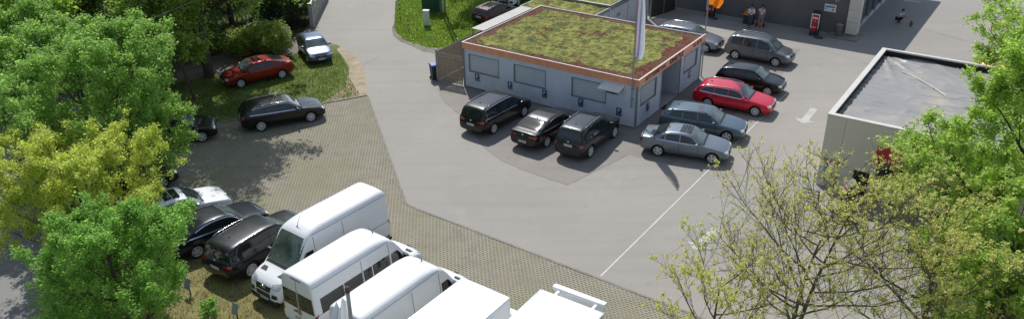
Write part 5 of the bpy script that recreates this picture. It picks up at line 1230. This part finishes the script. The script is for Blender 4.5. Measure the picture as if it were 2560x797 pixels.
def tree(name, label, base, h, r, cb, nl, ls, lm, bark, seed, nlimb=11, nsub=8, ntwig=6, tr=.16, lean=(0, 0), spread=.16, cat='tree', group=None, multi=1, squash=1.0, tip=.55, twigr=.006, fill=1.0, rot=0, upr=.30):
    rng = np.random.default_rng(seed); t = thing(name, label, cat, (base[0], base[1], -.02), rot, group)
    V, Q, off = [], [], 0
    def emit(p, r0, r1, n):
        nonlocal off
        v, q = np_tube(p, np.linspace(r0, r1, len(p)), n); V.append(v); Q.append(q + off); off += len(v)
    zc, rz = (cb + h) / 2, (h - cb) / 2; lx, ly = lean
    tips = []
    for st in range(multi):
        an = rng.uniform(0, 6.28); ox, oy = (0, 0) if multi == 1 else (.25 * np.cos(an), .25 * np.sin(an))
        sx, sy = (0, 0) if multi == 1 else (.35 * r * np.cos(an), .35 * r * np.sin(an))
        zz = np.linspace(0, 1, 9); tp = np.stack([ox + (lx + sx) * zz + .05 * h * .25 * np.sin(zz * 5 + seed), oy + (ly + sy) * zz + .05 * h * .25 * np.sin(zz * 4 + 2 * seed), zz * h * .90], 1)
        tp[0, :2] = ox, oy; tr_ = tr / (multi ** .5)
        emit(tp, tr_, tr_ * .16, 9)
        fl = np.array([tp[0] - (0, 0, .1), tp[0] + (0, 0, .35)]); emit(fl, tr_ * 1.5, tr_ * .98, 9)
        for i in range(nlimb):
            f = (i + rng.uniform(0, .8)) / nlimb; z0 = cb * .75 + (h * .86 - cb * .75) * f; k = np.clip(z0 / (h * .90), 0, 1)
            s = np.array([np.interp(k, zz, tp[:, j]) for j in range(3)])
            a = i * 2.39996 + seed + rng.normal() * .35
            ze = z0 + (h - z0) * (.22 + .5 * f) + rng.normal() * .25
            ze = min(max(ze, cb), h * .99); rr = r * squash * np.sqrt(max(.06, 1 - ((ze - zc) / (rz * 1.04)) ** 2)) * rng.uniform(.72, 1.08)
            e = np.array([tp[-1, 0] * ze / h + rr * np.cos(a), tp[-1, 1] * ze / h + rr * np.sin(a), ze])
            c = s * .45 + e * .55; e[2] = min(e[2] + (upr - .3) * r * .35, h); c[2] = s[2] * (.62 + (upr - .3) * .3) + e[2] * (.38 - (upr - .3) * .3) + .05 * r * (1 - upr)
            u = np.linspace(0, 1, 8)[:, None]; lp = (1 - u) ** 2 * s + 2 * u * (1 - u) * c + u * u * e + rng.normal(size=(8, 3)) * .035 * np.sin(u * 3.1) * r * .3
            R0 = tr_ * (.48 - .22 * f); emit(lp, R0, twigr * 1.6, 6); tips.append((lp[-1], e - c)); ll = np.linalg.norm(e - s)
            for j in range(nsub):
                g = .22 + .78 * (j + rng.uniform(0, .9)) / nsub; p = np.array([np.interp(g, u[:, 0], lp[:, m]) for m in range(3)])
                d0 = e - s; d0 /= np.linalg.norm(d0) + 1e-9; d = d0 * .55 + rng.normal(size=3) * .62; d[2] = d[2] * .7 + upr; d /= np.linalg.norm(d)
                sl = ll * (.42 - .20 * g) * rng.uniform(.7, 1.25) + .15 * r; q = p + d * sl; q[2] = min(max(q[2], cb * .8), h)
                uu = np.linspace(0, 1, 5)[:, None]; m_ = (p + q) / 2 + rng.normal(size=3) * .06 * sl; m_[2] -= .04 * sl
                sp_ = (1 - uu) ** 2 * p + 2 * uu * (1 - uu) * m_ + uu * uu * q
                emit(sp_, max(R0 * .34 * (1 - .5 * g), twigr * 1.8), twigr, 4); tips.append((q, d))
                for w in range(ntwig):
                    gg = .25 + .75 * (w + rng.uniform(0, .9)) / ntwig; pp = np.array([np.interp(gg, uu[:, 0], sp_[:, m]) for m in range(3)])
                    dd = d * .6 + rng.normal(size=3) * .6; dd[2] += .18 + (upr - .3) * .8; dd /= np.linalg.norm(dd); tl = sl * rng.uniform(.25, .5)
                    qq = pp + dd * tl; emit(np.array([pp, (pp + qq) / 2 + rng.normal(size=3) * .03 * tl, qq]), twigr * 1.2, twigr * .5, 3); tips.append((qq, dd))
    np_mesh('trunk', np.concatenate(V), np.concatenate(Q), bark, t, True)
    T = np.array([p for p, d in tips]); Dd = np.array([d / (np.linalg.norm(d) + 1e-9) for p, d in tips])
    wts = rng.uniform(.15, 1.0, len(T)) ** 1.5; wts /= wts.sum()
    k = rng.choice(len(T), nl, p=wts); back = -np.abs(rng.normal(size=nl))[:, None] * tip * spread * 2
    cen = T[k] + Dd[k] * back + rng.normal(size=(nl, 3)) * spread
    v, q = leaves(rng, cen, ls); np_mesh('crown', v, q, lm, t)
    return t

LM_GREEN = leafmat('leaf_maple_green', (.18, .33, .075), (.40, .58, .165), 0.55)
LM_YEL = leafmat('leaf_yellow_green', (.40, .48, .075), (.68, .73, .19), 0.55)
LM_FRESH = leafmat('leaf_fresh_green', (.16, .33, .06), (.36, .57, .14), 0.55)
LM_LIME = leafmat('leaf_lime', (.27, .41, .075), (.51, .65, .165), 0.55)
LM_BUD = leafmat('leaf_bud', (.47, .48, .13), (.72, .70, .27), 0.5)
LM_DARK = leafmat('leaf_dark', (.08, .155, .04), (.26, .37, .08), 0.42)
LM_MID = leafmat('leaf_mid', (.13, .23, .05), (.36, .48, .10), 0.48)
LM_SHRUB = leafmat('leaf_shrub', (.19, .27, .055), (.42, .48, .12), 0.48)

tree('maple_tree', 'big fresh green tree on the left filling the frame beside the black cars', (-19.9, 36.0), 7.9, 4.5, .7, 115000, .088, LM_GREEN, MT['bark'], 3, 16, 9, 7, .17, spread=0.122, upr=.85)
tree('maple_tree', 'lower green tree hanging over the black cars on the paved lot', (-17.7, 36.1), 4.3, 2.45, .5, 36000, .085, LM_GREEN, MT['bark'], 33, 12, 8, 6, .10, spread=0.101, upr=.85)
tree('maple_tree', 'green tree at the left edge behind the yellow-green tree', (-25.2, 38.5), 8.2, 4.0, 1.2, 52000, .11, LM_GREEN, MT['bark'], 31, 13, 8, 6, .17, spread=0.130, upr=.85)
tree('maple_tree', 'yellow-green young tree between the street and the white saloon', (-17.3, 29.1), 5.9, 3.2, .7, 74000, .074, LM_YEL, MT['bark2'], 5, 14, 9, 7, .13, spread=0.094, upr=.85)
tree('maple_tree', 'small dense green tree in front at the lower left', (-13.9, 24.2), 5.5, 2.55, .5, 72000, .076, LM_FRESH, MT['bark'], 8, 14, 9, 7, .12, spread=0.101, upr=.85)
tree('sapling', 'tiny green sapling at the foot of the small dense tree', (-11.9, 26.2), .85, .5, .15, 900, .08, LM_FRESH, MT['bark'], 12, 6, 4, 3, .02, spread=.06)
# right side
tree('bare_tree', 'budding tree with bare visible branches in front of the road arrow', (9.7, 24.1), 7.4, 4.0, 1.3, 20000, .054, LM_BUD, MT['bark2'], 21, 15, 10, 7, .13, spread=.035, twigr=.0055, multi=2, tip=.3, upr=.75)
tree('bare_tree', 'budding sparse tree at the bottom right below the beige wash building', (13.6, 22.3), 6.3, 3.3, 1.2, 19000, .056, LM_BUD, MT['bark2'], 24, 14, 9, 7, .14, spread=.05, twigr=.0055, tip=.4, upr=.7)
tree('bare_tree', 'low budding tree at the bottom edge beside the box lorries', (6.7, 22.2), 4.9, 2.5, .8, 12000, .054, LM_BUD, MT['bark2'], 27, 11, 8, 6, .09, spread=.04, twigr=.0055, tip=.3, upr=.7)
tree('lime_tree', 'tall bright green tree at the right edge with clustered new leaves', (19.0, 25.0), 10.9, 3.9, 1.0, 100000, .10, LM_LIME, MT['bark'], 41, 17, 9, 6, .24, lean=(-.5, .4), spread=.12, twigr=.009)
tree('lime_tree', 'bright green tree in front of the red banner on the wash building', (18.4, 30.3), 5.2, 2.7, 1.0, 34000, .10, LM_LIME, MT['bark'], 44, 13, 8, 6, .16, spread=.12, twigr=.008)
tree('lime_tree', 'loose light green tree at the upper right corner beyond the wash building', (28.6, 43.0), 8.8, 3.2, 2.5, 19000, .125, LM_LIME, MT['bark'], 47, 13, 7, 5, .17, spread=.13, twigr=.010)
tree('lime_tree', 'bright green tree in the lower right corner', (16.2, 22.4), 6.0, 2.5, .8, 40000, .09, LM_LIME, MT['bark'], 49, 13, 8, 6, .17, spread=.12, twigr=.008)
tree('broad_tree', 'tree behind the grass verge that shades the far lawn', (-1.8, 72.3), 9.5, 4.4, 2.0, 9000, .25, LM_MID, MT['bark'], 57, 11, 7, 5, .22, spread=.3)
# wood behind the footpath
FG = 'trees of the dark wood at the upper left'
tree('broad_tree', 'old tree with a thick forked trunk behind the dark red saloon', (-19.95, 52.5), 15.5, 5.2, 4.6, 62000, .15, LM_MID, MT['bark'], 61, 12, 8, 6, .40, lean=(2.4, -.6), spread=.26, multi=2, group=FG)
tree('slim_tree', 'slim leaning tree on the shaded lawn left of the dark red saloon', (-19.75, 48.3), 7.5, 2.6, 2.8, 9000, .17, LM_MID, MT['bark'], 63, 9, 6, 5, .11, lean=(-1.6, .4), spread=.2, group=FG)
wood = [(-24.5, 57.5, 12, 4.4, 'dark tree just behind the footpath bend', 0), (-29.5, 54.5, 12.5, 4.6, 'dark tree behind the left edge of the footpath', 1), (-35, 51, 12, 4.8, 'green tree at the far left of the wood', 1),
        (-21, 61.5, 11, 4.2, 'dark tree behind the hidden silver car', 0), (-27.5, 63, 13.5, 4.8, 'tall dark tree deep in the wood', 0), (-34.5, 60, 14, 5, 'tall tree deep in the left of the wood', 1),
        (-21.5, 69, 12, 4.4, 'dark tree behind the sliding gate hedge', 0), (-30.5, 46.8, 9.5, 3.8, 'yellowish tree at the upper left edge', 2)]
for i, (x, y, h, r, la, k) in enumerate(wood):
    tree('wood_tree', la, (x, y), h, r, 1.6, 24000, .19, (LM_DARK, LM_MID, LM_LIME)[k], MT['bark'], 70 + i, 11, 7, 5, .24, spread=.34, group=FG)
SG = 'shrubs along the footpath'
shr = [(-18.7, 56.3, 1.7, 1.3, 'rounded shrub behind the dark red saloon'), (-16.75, 56.1, 2.1, 1.25, 'tall bright shrub between the dark red saloon and the blue hatchback'), (-17.4, 57.4, 1.8, 1.2, 'shrub in front of the hidden silver car')]
for i, (x, y, h, r, la) in enumerate(shr): tree('shrub', la, (x, y), h, r, .15, 7000, .12, LM_SHRUB, MT['bark'], 90 + i, 10, 6, 5, .05, spread=.14, cat='shrub', group=SG, multi=3)
for i, (x, y, h, r, la) in enumerate([(-18.4, 63.8, 2.4, 1.3, 'dark hedge shrub behind the bar fence, left half'), (-17.0, 64.2, 2.5, 1.1, 'dark hedge shrub beside the sliding gate'), (-23.0, 48.9, 1.3, 1.3, 'dark shrub between the slim leaning tree and the footpath'), (-24.6, 53.9, 2.6, 2.0, 'dark undergrowth shrub at the near edge of the wood'),
                                     (-28.5, 51.6, 2.8, 2.2, 'dark undergrowth shrub at the left of the footpath'), (-22.6, 57.0, 2.4, 1.8, 'dark shrub on the far side of the footpath'), (-25, 60.5, 3.2, 2.4, 'dark shrub inside the wood'), (-17.6, 71.5, 3.0, 1.3, 'dark round bush at the far end of the sliding gate'), (-31.5, 57, 3, 2.5, 'dark shrub deep in the wood')]):
    tree('shrub', la, (x, y), h, r, .15, 6500, .17, LM_DARK, MT['bark'], 110 + i, 10, 6, 5, .05, spread=.22, cat='shrub', group='dark undergrowth', multi=3)
LP = [(x, y) for x, y in ((-17.5, 30.3), (-16.2, 27.2))]
for i, (x, y, h, r, la) in enumerate([(-19.2, 32.2, 1.6, 1.5, 'low brushwood under the yellow-green tree by the street'), (-16.6, 26.8, 1.5, 1.2, 'low brushwood behind the small dense tree'), (-21.6, 35.4, 1.9, 1.6, 'low brushwood under the big fresh green tree')]):
    tree('shrub', la, (x, y), h, r, .1, 7000, .11, LM_GREEN, MT['bark'], 130 + i, 9, 6, 5, .04, spread=.16, cat='shrub', group='brushwood along the street', multi=3)

# ------------------------------------------------------------------ grass
def in_poly(x, y, P):
    ins = np.zeros(len(x), bool); n = len(P)
    for i in range(n):
        (x0, y0), (x1, y1) = P[i], P[(i + 1) % n]
        c = ((y0 > y) != (y1 > y)) & (x < (x1 - x0) * (y - y0) / ((y1 - y0) or 1e-9) + x0); ins ^= c
    return ins
def grass(name, P, n, h, w, mat, seed, z=0, clump=.5):
    rng = np.random.default_rng(seed); xs, ys = [p[0] for p in P], [p[1] for p in P]
    x = rng.uniform(min(xs), max(xs), n * 3); y = rng.uniform(min(ys), max(ys), n * 3); k = in_poly(x, y, P)
    m = np.array([mnoise.noise((a * .8, b * .8, seed)) for a, b in zip(x, y)]) + rng.normal(size=len(x)) * .35 > -clump
    x, y = x[k & m][:n], y[k & m][:n]; n = len(x); a = rng.uniform(0, 6.28, n); hh = h * rng.uniform(.4, 1.4, n); b = rng.uniform(0, 6.28, n); ln = hh * rng.uniform(.1, .7, n)
    p = np.stack([x, y, np.full(n, z)], 1); s = np.stack([np.cos(a), np.sin(a), np.zeros(n)], 1) * (w * rng.uniform(.6, 1.4, n))[:, None]
    t = p + np.stack([np.cos(b) * ln, np.sin(b) * ln, hh], 1)
    o = np_mesh(name, np.stack([p - s, p + s, t], 1).reshape(-1, 3), np.arange(3 * n).reshape(-1, 3), mat, None); return tag(o, kind='stuff')
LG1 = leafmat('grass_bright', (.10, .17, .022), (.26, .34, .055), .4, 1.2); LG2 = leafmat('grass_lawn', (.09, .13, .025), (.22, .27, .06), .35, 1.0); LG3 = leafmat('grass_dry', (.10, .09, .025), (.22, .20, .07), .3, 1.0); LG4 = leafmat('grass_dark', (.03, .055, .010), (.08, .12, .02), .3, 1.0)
grass('verge_grass', GB, 42000, .20, .022, LG1, 1)
LAWN = [(-9.4, 48.6), (-10.6, 51.5), (-11, 53.5), (-12.2, 56.5), (-14.4, 57), (-16.7, 55.4), (-20.2, 51.8), (-22.5, 51), (-26, 49.5), (-23.8, 42.2), (-17.1, 44.9)]
grass('lawn_grass', LAWN, 30000, .09, .020, LG2, 2, clump=.25)
grass('dry_grass', [(-16.3, 32.6), (-12.6, 30), (-7, 26), (-5, 22), (-12, 19), (-15, 22.3), (-18.4, 29.5)], 16000, .07, .014, LG3, 3, clump=.2)
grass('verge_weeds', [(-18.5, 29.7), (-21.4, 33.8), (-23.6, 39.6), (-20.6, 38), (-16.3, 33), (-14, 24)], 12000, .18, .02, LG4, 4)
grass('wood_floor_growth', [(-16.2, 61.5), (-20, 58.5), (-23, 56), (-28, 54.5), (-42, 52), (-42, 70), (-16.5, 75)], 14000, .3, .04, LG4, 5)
rng = np.random.default_rng(11); k = 170
fx, fy = rng.uniform(-9, 3, k * 3), rng.uniform(57, 75, k * 3); s = in_poly(fx, fy, GB); fx, fy = fx[s][:k], fy[s][:k]
v, q = leaves(rng, np.stack([fx, fy, rng.uniform(.12, .26, len(fx))], 1), .075, 3, 1.2)
tag(np_mesh('dandelions', v, q, M('dandelion_yellow', (.75, .60, .08), .8), None), kind='stuff')
# fallen blossom and leaf litter on the gravel edge and the patched asphalt
